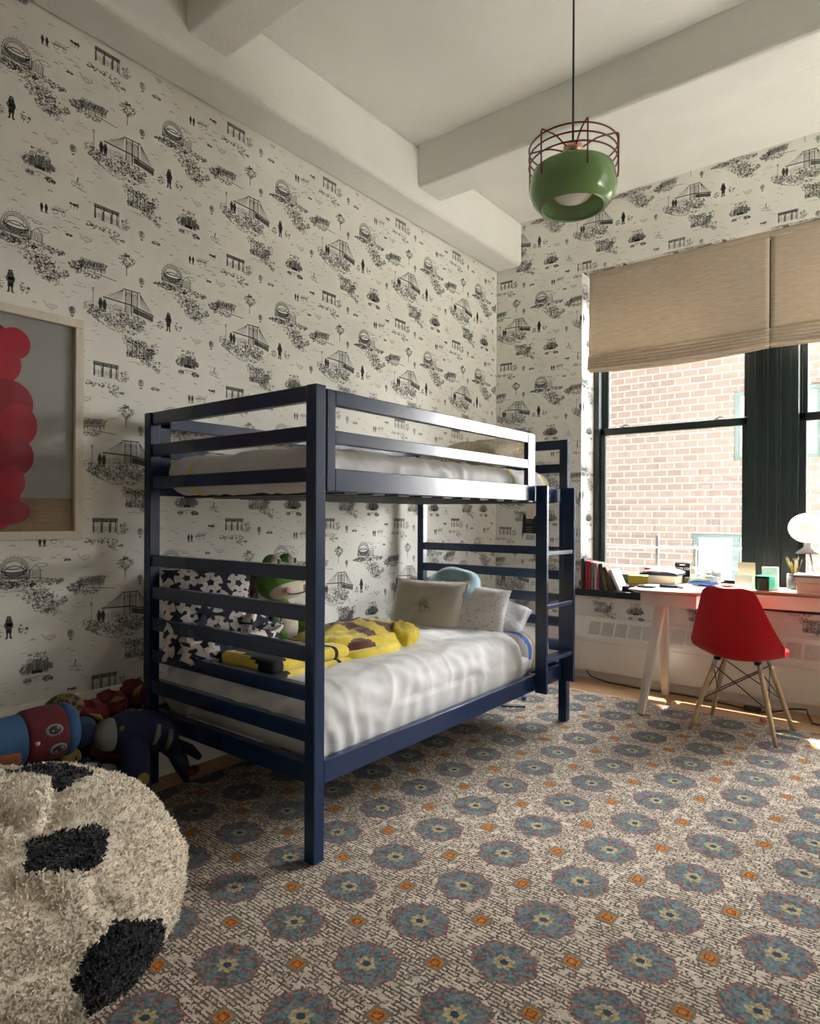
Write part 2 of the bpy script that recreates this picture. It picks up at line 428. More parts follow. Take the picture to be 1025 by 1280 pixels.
# ------------------------------------------------------------------ toile wallpaper: one repeat, drawn as pen strokes
TILE = .683
def toile():
    R = random.Random(7)
    S = []
    def L(pts, w=.0016): S.append((pts, w))
    def arc(cx, cy, rx, ry, a0, a1, w=.0016, n=10):
        L([(cx + rx * math.cos(a0 + (a1 - a0) * i / n), cy + ry * math.sin(a0 + (a1 - a0) * i / n)) for i in range(n + 1)], w)
    def curl(cx, cy, r, w=.0013):
        a = R.uniform(0, 2 * PI); arc(cx, cy, r, r * R.uniform(.5, 1), a, a + R.uniform(2.2, 4.6), w, 5)
    def bush(cx, cy, w, h, n, lw=.0017, tri=False):
        w *= 1.08; h *= 1.15
        for _ in range(int(n * 1.75)):
            t = R.uniform(-1, 1); q = R.uniform(-1, 1) * math.sqrt(max(0, 1 - t * t))
            curl(cx + t * w / 2, cy + q * h / 2, R.uniform(.0025, .006), lw)
    def hatch(x0, y0, x1, y1, n, dx=.004, w=.0011):
        w *= 1.15
        for i in range(n):
            x = x0 + (x1 - x0) * i / max(1, n - 1) + R.uniform(-.001, .001)
            L([(x, y0 + R.uniform(0, .003)), (x + dx, y1 - R.uniform(0, .004))], w)
    def ground(x0, x1, y, n=5):
        for _ in range(n):
            a = R.uniform(x0, x1); l = R.uniform(.012, .035)
            yy = y + R.uniform(-.008, .008)
            L([(a, yy), (a + l / 2, yy + R.uniform(-.001, .002)), (a + l, yy + R.uniform(-.002, .001))], .0010)
    def person(cx, cy, h, coat=True):
        w = h * .24
        arc(cx, cy + h * .90, h * .055, h * .065, 0, 2 * PI, h * .06, 8)
        L([(cx - h * .09, cy + h * .965), (cx + h * .09, cy + h * .965)], h * .035)
        L([(cx, cy + h * .80), (cx + h * .01, cy + h * .60), (cx, cy + h * .30)], w)
        for sg in (-1, 1):
            L([(cx + sg * h * .05, cy + h * .38), (cx + sg * h * .07, cy + h * .02), (cx + sg * h * .12, cy)], h * .075)
            L([(cx + sg * h * .09, cy + h * .78), (cx + sg * h * .17, cy + h * .6), (cx + sg * h * .12, cy + h * .46)], h * .05)
    def lamp(cx, cy, h):
        L([(cx, cy), (cx, cy + h)], .0020)
        arc(cx, cy + h + .006, .004, .006, 0, 2 * PI, .0022, 8); L([(cx - .006, cy + h + .013), (cx + .006, cy + h + .013)], .0016)
        L([(cx - .005, cy), (cx + .005, cy)], .003)
    def balloon(cx, cy, r):
        arc(cx, cy, r, r * 1.1, 0, 2 * PI, .0018, 14)
        for k in (-.6, -.25, .15, .5): arc(cx, cy, r * abs(k) + .0005, r * 1.08, -PI / 2, PI / 2 if k > 0 else -PI * 1.5, .0013, 8)
        hatch(cx - r * .6, cy - r * .6, cx + r * .3, cy + r * .8, 6, .001)
        for sg in (-1, 1): L([(cx + sg * r * .7, cy - r * .8), (cx + sg * r * .25, cy - r * 1.75)], .0010)
        L([(cx - r * .3, cy - r * 1.9), (cx + r * .3, cy - r * 1.9)], .0055)
    def tree(cx, cy, h):
        L([(cx, cy), (cx + .001, cy + h * .45)], .0030)
        for k in range(5):
            a = PI / 2 + (k - 2) * .45
            L([(cx, cy + h * .35), (cx + math.cos(a) * h * .22, cy + h * .45 + math.sin(a) * h * .22)], .0014)
        bush(cx, cy + h * .66, h * .62, h * .46, 34); bush(cx, cy + h * .92, h * .25, h * .2, 10)
    def viaduct(cx, cy, w, h):
        for k in range(4): L([(cx - w / 2, cy + h * (1 - .06 * k)), (cx + w / 2, cy + h * (.96 - .06 * k))], .0015)
        hatch(cx - w / 2, cy + h * .80, cx + w / 2, cy + h, 22, .001)
        for k in range(3):
            ax = cx - w / 2 + w * (k + .5) / 3
            arc(ax, cy + h * .56, w / 6.6, h * .22, 0, PI, .0017, 8)
            for sg in (-1, 1): L([(ax + sg * w / 6.6, cy + h * .56), (ax + sg * w / 6.6, cy)], .0022)
            hatch(ax - w / 9, cy + h * .05, ax + w / 9, cy + h * .45, 5, .001)
        ground(cx - w * .6, cx + w * .5, cy - .006, 7)
    def span_bridge(cx, cy, h, w):
        for t in (-.11, 0, .11): L([(cx + t * w, cy), (cx + t * w, cy + h)], .0034)
        L([(cx - .15 * w, cy + h), (cx + .15 * w, cy + h)], .0046)
        for t in (-.055, .055): arc(cx + t * w, cy + h * .72, w * .045, h * .14, 0, PI, .0018, 8)
        hatch(cx - .11 * w, cy + .02 * h, cx + .11 * w, cy + h * .95, 12, .001, .0012)
        for k in range(3): L([(cx - w * .5, cy + h * (.40 + k * .02)), (cx, cy + h * (.36 + k * .02)), (cx + w * .42, cy + h * (.13 + k * .02))], .0019)
        for k in range(11): L([(cx + .15 * w, cy + h * .97), (cx + .15 * w + w * .27 * (k + 1) / 11, cy + h * (.33 - .019 * k))], .0008)
        for k in range(9): L([(cx - .15 * w, cy + h * .97), (cx - .15 * w - w * .33 * (k + 1) / 9, cy + h * .42)], .0008)
        for k in range(7): L([(cx + .03 * w, cy + h * (.29 - k * .033)), (cx + .40 * w, cy + h * (.10 - k * .033))], .0030)
    def elevated(cx, cy, w, h):
        for k in range(5): L([(cx - w * .5, cy + h * (.42 + .06 * k)), (cx + w * .42, cy + h * (.62 + .085 * k))], .0014)
        for k in range(9):
            t = k / 8; L([(cx - w * .5 + w * .92 * t, cy + h * (.42 + .2 * t)), (cx - w * .5 + w * .92 * t, cy + h * (.64 + .32 * t))], .0016)
        hatch(cx - w * .48, cy + h * .47, cx + w * .4, cy + h * .80, 18, .002)
        L([(cx - w * .6, cy + h * .30), (cx + w * .5, cy + h * .50)], .0030)
        for t in (-.4, -.15, .1, .35): L([(cx + w * t, cy + h * (.42 + .18 * t)), (cx + w * t, cy)], .0026)
        L([(cx - w * .1, cy + h * .15), (cx + w * .95, cy + h * -.02)], .0026)
        bush(cx - w * .62, cy + h * .25, w * .42, h * .5, 26)
    def coaster(cx, cy, w, h):
        for k in range(3): arc(cx, cy + h * .30, w * .5 - k * .006, h * .66 - k * .006, 0, PI, .0022, 16)
        for k in range(13):
            a = PI * k / 12; L([(cx + w * .5 * math.cos(a), cy + h * .30 + h * .66 * math.sin(a)), (cx + w * .55 * math.cos(a), cy + h * .34 + h * .76 * math.sin(a))], .0010)
        for k in range(3): arc(cx, cy + h * .34 + k * .004, w * .42, h * .14, PI, 2 * PI, .0026, 12)
        arc(cx - w * .03, cy + h * .60, w * .28, h * .17, 0, 2 * PI, .0020, 14)
        hatch(cx - w * .48, cy - .002, cx + w * .48, cy + h * .28, 26, .002, .0013)
        hatch(cx - w * .46, cy - .002, cx + w * .46, cy + h * .22, 18, -.004, .0011)
        for sg in (-1, 1): L([(cx + sg * w * .5, cy), (cx + sg * w * .5, cy + h * .38)], .0030)
        gx = cx + w * .72
        L([(gx - .022, cy + h * .34), (gx, cy + h * .58), (gx + .024, cy + h * .30)], .0018); L([(gx - .019, cy + h * .34), (gx - .019, cy), (gx + .020, cy), (gx + .020, cy + h * .32)], .0016)
        hatch(gx - .018, cy, gx + .018, cy + h * .40, 9, .002)
    def houses(cx, cy, w, h):
        for k, t in enumerate((-.34, 0, .33)):
            hh = h * (.78, 1.0, .82)[k]
            arc(cx + t * w, cy + hh * .72, w * .16, hh * .28, 0, PI, .0021, 9)
            for sg in (-1, 1): L([(cx + t * w + sg * w * .16, cy + hh * .72), (cx + t * w + sg * w * .16, cy)], .0021)
            hatch(cx + t * w - w * .12, cy + h * .05, cx + t * w + w * .12, cy + hh * .75, 7, .001, .0013)
            for q in range(3): arc(cx + t * w, cy + hh * (.25 + .2 * q), w * .06, hh * .06, 0, 2 * PI, .0016, 7)
        for k in range(3): L([(cx - w * .2, cy + h * (.06 + .05 * k)), (cx + w * .22, cy + h * (.05 + .05 * k))], .0046)
        bush(cx + w * .6, cy + h * .3, w * .22, h * .3, 12); bush(cx - w * .62, cy + h * .3, w * .25, h * .5, 14)
        L([(cx - w * .55, cy - h * .22), (cx, cy - h * .12), (cx + w * .6, cy - h * .22)], .0015); ground(cx - w * .5, cx + w * .5, cy - h * .25, 7)
        bush(cx - w * .45, cy - h * .3, w * .3, h * .18, 12); bush(cx + w * .5, cy - h * .33, w * .4, h * .25, 18)
    def wagon(cx, cy, w):
        for t in (-.44, -.28): person(cx + w * t, cy, .038)
        arc(cx + w * .05, cy + .020, .010, .010, 0, 2 * PI, .0016, 10); arc(cx + w * .34, cy + .018, .007, .007, 0, 2 * PI, .0014, 9)
        L([(cx - w * .1, cy + .024), (cx + w * .42, cy + .030)], .0030); hatch(cx - w * .02, cy + .028, cx + w * .30, cy + .044, 8, .004)
        L([(cx + w * .30, cy + .030), (cx + w * .52, cy + .046)], .0016); ground(cx - w * .5, cx + w * .6, cy - .004, 4)
    def duck(cx, cy, s):
        arc(cx, cy, s, s * .45, PI, 2 * PI, .0016, 9); L([(cx - s, cy), (cx - s * 1.25, cy + s * .55), (cx - s * 1.5, cy + s * .6)], .0016)
        for k in range(6): L([(cx - s * .7 + k * s * .3, cy - s * .1), (cx - s * .5 + k * s * .3, cy + s * R.uniform(.2, .55))], .0012)
        for k in (-.2, .2): L([(cx + k * s, cy - s * .45), (cx + k * s, cy - s * .95)], .0011)
    def cycle(cx, cy, s):
        for sg in (-1, 1): arc(cx + sg * s * .55, cy, s * .36, s * .36, 0, 2 * PI, .0013, 11)
        L([(cx - s * .55, cy), (cx, cy + s * .4), (cx + s * .55, cy), (cx - s * .05, cy + s * .05), (cx, cy + s * .4)], .0013)
        L([(cx, cy + s * .45), (cx + s * .1, cy + s * .95)], .0042); arc(cx + s * .13, cy + s * 1.12, s * .09, s * .1, 0, 2 * PI, .002, 7)
        ground(cx - s, cx + s * 1.2, cy - s * .45, 4)
    def car(cx, cy, s):
        arc(cx, cy, s, s * .62, 0, PI, .0020, 10); L([(cx - s * 1.2, cy), (cx + s * 1.2, cy)], .0030)
        hatch(cx - s, cy, cx + s, cy + s * .45, 11, .002, .0017)
        for sg in (-.6, .6): arc(cx + sg * s, cy - s * .12, s * .2, s * .2, 0, 2 * PI, .0020, 7)
    def bird(cx, cy, s): L([(cx - s, cy + s * .35), (cx - s * .3, cy + s * .1), (cx, cy - s * .12), (cx + s * .4, cy + s * .12), (cx + s, cy + s * .25)], .0012)
    def tuft(cx, cy, s):
        L([(cx - s, cy), (cx - s * .3, cy + s * .45), (cx + s * .2, cy + s * .5), (cx + s, cy)], .0013); hatch(cx - s * .6, cy, cx + s * .6, cy + s * .4, 5, .001)
    def flowers(cx, cy, s):
        for k in range(3):
            x = cx + (k - 1) * s * .55; L([(x, cy - s * .6), (x + s * .1, cy + s * .2)], .0013); bush(x + s * .1, cy + s * .3, s * .42, s * .42, 6)
    # ---- layout of one repeat
    coaster(.352, .652, .108, .092)
    bush(.405, .632, .25, .034, 80); bush(.43, .59, .13, .05, 38); bush(.475, .555, .15, .05, 44); bush(.50, .515, .07, .04, 18)
    hatch(.29, .632, .53, .646, 44, .005)
    person(.333, .420, .088); bush(.385, .452, .030, .042, 12); L([(.375, .425), (.388, .455)], .0014); bush(.292, .440, .03, .032, 12)
    span_bridge(.832, .455, .105, .26); lamp(.657, .452, .062)
    person(.690, .435, .058); person(.708, .435, .056); bush(.78, .425, .22, .07, 90); bush(.80, .385, .13, .05, 36); bush(.64, .44, .035, .05, 14)
    hatch(.70, .452, .80, .478, 16, .006)
    elevated(.652, .585, .115, .062)
    tree(.807, .620, .105)
    viaduct(.716, .148, .112, .064); bush(.80, .165, .035, .045, 16); bush(.70, .110, .13, .02, 26); bush(.765, .088, .06, .03, 16)
    houses(.439, .262, .082, .082)
    for k in range(7):
        x = .815 + .019 * k + R.uniform(-.004, .004); hh = R.uniform(.05, .095)
        L([(x, .258), (x + R.uniform(-.003, .003), .258 + hh * .8)], .0024); bush(x, .262 + hh * .75, .040, hh * .55, 15)
    hatch(.808, .258, .935, .300, 20, .006, .0015); bush(.945, .318, .035, .05, 12); bush(.93, .255, .09, .04, 30); ground(.80, .99, .240, 8); bush(.955, .225, .04, .03, 12)
    balloon(.879, .150, .013); balloon(.879, .618, .013); balloon(.570, .408, .013)
    wagon(.495, .095, .11)
    duck(.628, .045, .022); duck(.486, .405, .022)
    cycle(.588, .262, .026)
    car(.950, .130, .019)
    flowers(.575, .165, .022)
    arc(.455, .020, .022, .008, 0, 2 * PI, .0014, 12); car(.555, .035, .012); arc(.43, .045, .02, .005, 0, 2 * PI, .0014, 10)
    for x, y in ((.40, .735), (.52, .74), (.60, .53), (.56, .345), (.93, .54), (.975, .60), (.66, .34), (.74, .52), (.53, .47), (.86, .06), (.36, .15), (.62, .22), (.92, .44), (1.00, .47), (.33, .21)):
        bird(x, y, R.uniform(.008, .014)); bird(x + .02, y - .012, .008)
    for x, y in ((.42, .40), (.60, .62), (.90, .375), (.50, .045), (.345, .10), (.64, .12), (.97, .37), (.84, .70), (.48, .19), (.985, .16), (.585, .075)):
        tuft(x, y, R.uniform(.009, .014))
    for _ in range(26): ground(R.uniform(.3, .98), R.uniform(.3, .98), R.uniform(0, .683), 1)
    bush(.345, .628, .16, .022, 46); bush(.47, .535, .09, .05, 40); bush(.44, .575, .10, .035, 34); ground(.30, .52, .60, 10)
    bush(.72, .405, .11, .05, 44); bush(.83, .432, .12, .04, 44); bush(.865, .40, .06, .03, 22); bush(.66, .425, .05, .045, 20); ground(.64, .90, .37, 10)
    bush(.60, .595, .05, .055, 26); bush(.655, .575, .07, .02, 18)
    for x in (.605, .63, .655, .68, .705): L([(x, .618), (x + .014, .640)], .0030)
    hatch(.60, .60, .71, .645, 22, .004, .0014)
    for k in range(5): arc(.352, .652 + .012 * k, .046, .010, PI, 2 * PI, .0024, 10)
    arc(.352, .682, .036, .022, 0, 2 * PI, .0034, 16)
    for x in (.665, .703, .740, .762): L([(x, .150), (x, .205)], .0040)
    for k in range(4): L([(.660, .208 - .004 * k), (.772, .206 - .004 * k)], .0026)
    hatch(.402, .262, .478, .322, 15, .003, .0015); bush(.439, .342, .06, .016, 10)
    bush(.865, .275, .10, .03, 40)
    quads = []
    for pts, w in S:
        for (x0, y0), (x1, y1) in zip(pts, pts[1:]):
            dx, dy = x1 - x0, y1 - y0; l = math.hypot(dx, dy)
            if l < 1e-6: continue
            ex, ey = dx / l * w * .3, dy / l * w * .3
            nx, ny = -dy / l * w / 2, dx / l * w / 2
            quads.append([(x0-ex+nx, y0-ey+ny), (x0-ex-nx, y0-ey-ny), (x1+ex-nx, y1+ey-ny), (x1+ex+nx, y1+ey+ny)])
    return np.array(quads)
QUADS = toile()

def ink(regions, to3d, uo, vo, nside):
    """strokes of the repeat over rectangles (u0, v0, u1, v1); to3d maps (u, v) arrays to points; returns vertex array"""
    out = []
    ctr = QUADS.mean(axis=1)
    for (u0, v0, u1, v1) in regions:
        for i in range(int(math.floor((u0 - uo) / TILE)) - 2, int(math.ceil((u1 - uo) / TILE)) + 1):
            for j in range(int(math.floor((v0 - vo) / TILE)) - 2, int(math.ceil((v1 - vo) / TILE)) + 1):
                c = ctr + np.array([uo + i * TILE, vo + j * TILE])
                k = (c[:, 0] > u0 + .004) & (c[:, 0] < u1 - .004) & (c[:, 1] > v0 + .004) & (c[:, 1] < v1 - .004)
                if k.any():
                    q = QUADS[k] + np.array([uo + i * TILE, vo + j * TILE])
                    q[:, :, 0] = np.clip(q[:, :, 0], u0, u1); q[:, :, 1] = np.clip(q[:, :, 1], v0, v1)
                    out.append(q)
    q = np.concatenate(out).reshape(-1, 2)
    return to3d(q[:, 0], q[:, 1])

def papered(name, base, inks, kind='structure'):
    """wall mesh: plain paper faces plus the printed strokes lying on them"""
    P = np.concatenate(inks); nb = len(base.v); nq = len(P) // 4
    verts = np.concatenate([np.array(base.v, dtype=float).reshape(-1, 3), P])
    me = bpy.data.meshes.new(name)
    loops = [i for f in base.f for i in f]
    tot = [len(f) for f in base.f] + [4] * nq
    loops = np.concatenate([np.array(loops), nb + np.arange(4 * nq)]).astype(np.int32)
    start = np.concatenate([[0], np.cumsum(tot)[:-1]]).astype(np.int32)
    me.vertices.add(len(verts)); me.vertices.foreach_set('co', verts.astype(np.float32).ravel())
    me.loops.add(len(loops)); me.loops.foreach_set('vertex_index', loops)
    me.polygons.add(len(tot)); me.polygons.foreach_set('loop_start', start); me.polygons.foreach_set('loop_total', np.array(tot, dtype=np.int32))
    me.materials.append(M['paper']); me.materials.append(M['ink'])
    mi = np.array(list(base.m) + [1] * nq, dtype=np.int32); me.polygons.foreach_set('material_index', mi); me.polygons.foreach_set('use_smooth', np.zeros(len(tot), dtype=bool))
    me.update(calc_edges=True); me.validate()
    o = bpy.data.objects.new(name, me); COL.objects.link(o)
    o['kind'] = kind
    return o

EPS = .0006
# left wall
b = MB(); b.box((XL - .15, YN, ZFL), (XL, YF + .4, ZC))
papered('wall_left', b, [ink([(.2, 0.0, YF, 3.25)], lambda u, v: np.stack([np.full_like(u, XL + EPS), u, v], 1), .70, 2.34, 1)])
# far wall with the window opening
b = MB()
b.box((XL, YF, ZFL), (WIN_L, YF + .40, ZC)); b.box((WIN_R, YF, ZFL), (XR, YF + .40, ZC))
b.box((WIN_L, YF, ZFL), (WIN_R, YF + .40, WIN_B - .05)); b.box((WIN_L, YF, WIN_T), (WIN_R, YF + .40, ZC))
fu, fv = -2.41 - .352 - 2 * TILE, 2.27
inks = [ink([(XL, 0, WIN_L, ZC), (WIN_L, 0, WIN_R, WIN_B - .05), (WIN_L, WIN_T, WIN_R, ZC), (WIN_R, 0, WIN_R + .6, ZC)], lambda u, v: np.stack([u, np.full_like(u, YF - EPS), v], 1), fu, fv, 1)]
inks.append(ink([(YF, WIN_B, YG, WIN_T)], lambda u, v: np.stack([np.full_like(u, WIN_L + EPS), u, v], 1), YF - .30, fv, 1))
inks.append(ink([(WIN_L, YF, WIN_R, YG)], lambda u, v: np.stack([u, v, np.full_like(u, WIN_T - EPS)], 1), fu, YF - .42, 1))
papered('wall_far', b, inks)
# soffit near the camera (papered underside)
b = MB(); b.box((XL, YN, 3.235), (-2.45, 1.085, ZC))
papered('trim_5', b, [ink([(.4, XL, 1.085, -2.58)], lambda u, v: np.stack([v, u, np.full_like(u, 3.235 - EPS)], 1), .2, XL - .3, 1)])

# floor, ceiling, beams
MB().box((XL - .1, YN - .1, ZFL - .1), (XR + .1, YF + .05, ZFL)).build('floor', M['floor'], kind='structure')
MB().box((XL - .1, YN - .1, ZC), (XR + .1, YF + .4, ZC + .15)).build('ceiling', M['plaster'], kind='structure')
MB().box((XL, 1.085, 3.25), (-2.58, YF, ZC)).build('trim_1', M['plaster'], bevel=.035, seg=4, kind='structure')
MB().box((-2.60, 3.345, 3.34), (XR, 3.60, ZC + .02)).build('trim_2', M['plaster'], bevel=.022, seg=3, kind='structure')
MB().box((-2.60, 1.65, 3.355), (XR, 1.875, ZC + .02)).build('trim_3', M['plaster'], bevel=.022, seg=3, kind='structure')
MB().box((-2.60, -.10, 3.35), (XR, .14, ZC + .02)).build('trim_4', M['plaster'], bevel=.022, seg=3, kind='structure')

# right wall with an unseen tall window added as daylight fill, near wall
FILL_WIN = [(2.9, 4.4)]; RZ0, RZ1 = .55, 3.15
b = MB(); ys = [YN] + [y for w in FILL_WIN for y in w] + [YF + .4]
for a, c in zip(ys[0::2], ys[1::2]): b.box((XR, a, ZFL), (XR + .25, c, ZC))
for a, c in FILL_WIN:
    b.box((XR, a, ZFL), (XR + .25, c, RZ0)); b.box((XR, a, RZ1), (XR + .25, c, ZC))
b.build('wall_right', M['paper'], kind='structure')
MB().box((XL - .15, YN - .15, ZFL), (XR + .25, YN, ZC)).build('wall_near', M['paper'], kind='structure')
for k, (a, c) in enumerate(FILL_WIN):
    w = empty('window_%d' % (k + 3), (XR + .15, (a + c) / 2, RZ0), kind='structure')
    f = MB(); x0, x1 = XR + .12, XR + .18
    f.box((x0, a, RZ0), (x1, a + .06, RZ1)); f.box((x0, c - .06, RZ0), (x1, c, RZ1)); f.box((x0, a + .06, RZ0), (x1, c - .06, RZ0 + .07)); f.box((x0, a + .06, RZ1 - .06), (x1, c - .06, RZ1)); f.box((x0, a + .06, 1.80), (x1, c - .06, 1.86))
    f.build('window_frame', M['frame_green'], w)
    MB().box((XR + .148, a + .05, RZ0 + .05), (XR + .152, c - .05, RZ1 - .05)).build('pane', M['glass'], w)

# ------------------------------------------------------------------ the two big double-hung windows
def sash_window(name, x0, x1):
    w = empty(name, ((x0 + x1) / 2, YG, WIN_B), kind='structure')
    f = MB()
    zt = WIN_T; zb = WIN_B
    f.box((x0, YG - .02, zb), (x0 + .045, YG + .14, zt)); f.box((x1 - .045, YG - .02, zb), (x1, YG + .14, zt))
    f.box((x0, YG - .02, zt - .06), (x1, YG + .14, zt)); f.box((x0, YG - .02, zb), (x1, YG + .14, zb + .035))
    for x in (x0 + .045, x1 - .045 - .012): f.box((x, YG + .055, zb), (x + .012, YG + .075, zt))
    f.build('window_frame', M['frame_green'], w, bevel=.003)
    a, c = x0 + .045, x1 - .045
    lo = MB(); y0, y1 = YG + .01, YG + .055
    lo.box((a, y0, zb + .035), (a + .042, y1, 1.90)); lo.box((c - .042, y0, zb + .035), (c, y1, 1.90))
    lo.box((a, y0, zb + .035), (c, y1, zb + .11)); lo.box((a, y0, 1.850), (c, y1, 1.905))
    s1 = lo.build('lower_sash', M['frame_green'], w, bevel=.004)
    MB().box((a + .035, y0 + .02, zb + .10), (c - .035, y0 + .024, 1.86)).build('pane', M['glass'], s1)
    up = MB(); y0, y1 = YG + .075, YG + .12
    up.box((a, y0, 1.86), (a + .042, y1, zt - .05)); up.box((c - .042, y0, 1.86), (c, y1, zt - .05))
    up.box((a, y0, 1.86), (c, y1, 1.91)); up.box((a, y0, zt - .11), (c, y1, zt - .05))
    s2 = up.build('upper_sash', M['frame_green'], w, bevel=.004)
    MB().box((a + .035, y0 + .02, 1.90), (c - .035, y0 + .024, zt - .10)).build('pane', M['glass'], s2)
    for t in (.16, .80):
        x = a + (c - a) * t; k = MB()
        k.lathe([(.0, 0), (.016, 0), (.016, .008), (.008, .012), (.0, .012)], 12, c=(x, YG + .033, 1.905))
        k.tube([(x, YG + .033, 1.918), (x + .02, YG + .030, 1.924), (x + .045, YG + .028, 1.921)], .005, 6)
        k.build('sash_lock', M['dark'], s1)
    return w
MX0, MX1 = -.905, -.690                       # the wide post between them
sash_window('window_1', WIN_L, MX0); sash_window('window_2', MX1, WIN_R)
b = MB(); b.box((MX0, YG - .02, WIN_B), (MX1, YG + .14, WIN_T)); b.box((MX0 + .055, YG - .04, WIN_B), (MX1 - .055, YG - .02, WIN_T))
b.box((MX0 + .075, YG - .048, WIN_B), (MX0 + .085, YG - .04, WIN_T)); b.box((MX1 - .085, YG - .048, WIN_B), (MX1 - .075, YG - .04, WIN_T))
b.build('trim_6', M['frame_green'], bevel=.004, kind='structure')
# dark sill board
MB().box((-2.10, YF - .025, WIN_B - .05), (WIN_R + .04, YG + .14, WIN_B)).build('trim_7', M['frame_green'], bevel=.004, kind='structure')
# ------------------------------------------------------------------ outside: guard bars and the brick house across the yard
g = empty('window_guard', (-1.48, 5.22, .62), label='grey wire safety guard with two rails outside the left window', cat='window guard')
for z in (.965, .815): MB().tube([(-2.03, 5.22, z - .012), (-.92, 5.22, z + .012)], .006, 8).build('guard_rail', M['steel'], g)
for x, z in ((-1.64, 1.06), (-1.36, .99)): MB().bar((x, 5.235, .62), (x, 5.235, z), .022, .012).build('guard_post', M['steel'], g)
g2 = empty('window_guard', (-.1, 5.22, .62), label='grey wire safety guard outside the window behind the globe lamp', cat='window guard')
for z in (.975, .825): MB().tube([(-.68, 5.22, z), (.46, 5.22, z)], .006, 8).build('guard_rail', M['steel'], g2)
MB().bar((.05, 5.235, .62), (.05, 5.235, 1.06), .022, .012).build('guard_post', M['steel'], g2)

YB = 9.5; BT = 3.80
M['steel_sash'] = mat('grey_green_sash', (.09, .13, .125), .5, .08, 3)
M['dim_room'] = mat('pale_window_shade', (.25, .265, .28), .35, .06, 1.3)
M['stone'] = mat('pale_parapet', (.55, .53, .50), .85, .06, 3)
bd = empty('brick_building', (-1.0, YB, -6), label='pale red brick building seen through the windows', cat='building')
wins = [(-1.985, -.98, 1.965, 2.89), (-2.50, -1.50, -.55, .985), (-.35, .55, 1.965, 2.89), (-.35, .55, -.55, .985), (-5.2, -4.2, 1.965, 2.89)]
def slab_with_holes(x0, x1, z0, z1, holes, y0, y1):
    m = MB(); xs = sorted({x0, x1, *[h[0] for h in holes], *[h[1] for h in holes]}); zs = sorted({z0, z1, *[h[2] for h in holes], *[h[3] for h in holes]})
    for a, c in zip(xs, xs[1:]):
        for p, q in zip(zs, zs[1:]):
            cx, cz = (a + c) / 2, (p + q) / 2
            if not any(h[0] < cx < h[1] and h[2] < cz < h[3] for h in holes): m.box((a, y0, p), (c, y1, q))
    return m
slab_with_holes(-14, .9, -6, BT, wins, YB, YB + .35).build('facade', M['brick'], bd)
MB().box((-14.1, YB - 1.35, BT), (1.0, YB + .45, BT + .14)).build('shading_ledge', M['stone'], bd, bevel=.01)  # unseen ledge added to keep sky light off the facade
MB().box((-14, YB + .35, -6), (.9, YB + 7, BT - .3)).build('core', M['stone'], bd)
for h in wins:
    f = MB(); t = .055; y0, y1 = YB + .06, YB + .14
    f.box((h[0], y0, h[2]), (h[0] + t, y1, h[3])); f.box((h[1] - t, y0, h[2]), (h[1], y1, h[3])); f.box((h[0] + t, y0, h[2]), (h[1] - t, y1, h[2] + t)); f.box((h[0] + t, y0, h[3] - t), (h[1] - t, y1, h[3]))
    if h[3] < 1.5: f.box((h[0] + .50, y0, h[2] + t), (h[0] + .58, y1, h[3] - t))
    w = f.build('window', M['steel_sash'], bd)
    MB().box((h[0] + t, YB + .10, h[2] + t), (h[1] - t, YB + .11, h[3] - t)).build('pane', M['dim_room'], w)
    s = MB()
    n = int((h[1] - h[0] + .2) / .075)
    for k in range(n):
        x = h[0] - .1 + k * .075; s.box((x, YB - .006, h[3] + .008), (x + .066, YB + .01, h[3] + .19))
    s.build('soldier_course', M['brick'], bd)
M['yard'] = mat('yard_concrete', (.45, .44, .42), .9, .1, 1)
MB().box((-16, 5.3, -6.2), (16, YB + 7, -6)).build('ground', M['yard'], kind='structure')

# unseen pale slab added to bounce sun up onto the ceiling
M['bounce_slab'] = mat('pale_bounce_felt', (.55, .53, .49), .9, .08, 1)
MB().box((XR + .4, -5, -.9), (12, 4.7, -.6)).build('bounce_slab', M['bounce_slab'], kind='structure')
# ------------------------------------------------------------------ rug
RUGX0, RUGX1, RUGY0, RUGY1 = -2.60, 1.1, -.3, 4.27
rb = MB(); rb.soft(((RUGX0 + RUGX1) / 2, (RUGY0 + RUGY1) / 2, -.006), (RUGX1 - RUGX0, RUGY1 - RUGY0, .012), .006, .06)
rug = rb.build('area_rug', M['rug'], loc=(-.88, 1.77, -.012), label='beige woven rug with rows of blue medallions and small orange squares', cat='rug')
fr = MB(); R = random.Random(3)
x = RUGX0
while x < RUGX1:
    l = R.uniform(.012, .03); fr.tube([(x, RUGY1 - .004, -.003), (x + R.uniform(-.006, .006), RUGY1 + l * .6, -.006), (x + R.uniform(-.008, .008), RUGY1 + l, -.0095)], [.0035, .003, .0015], 4); x += R.uniform(.006, .011)
fr.build('fringe', M['white_fabric'], rug)

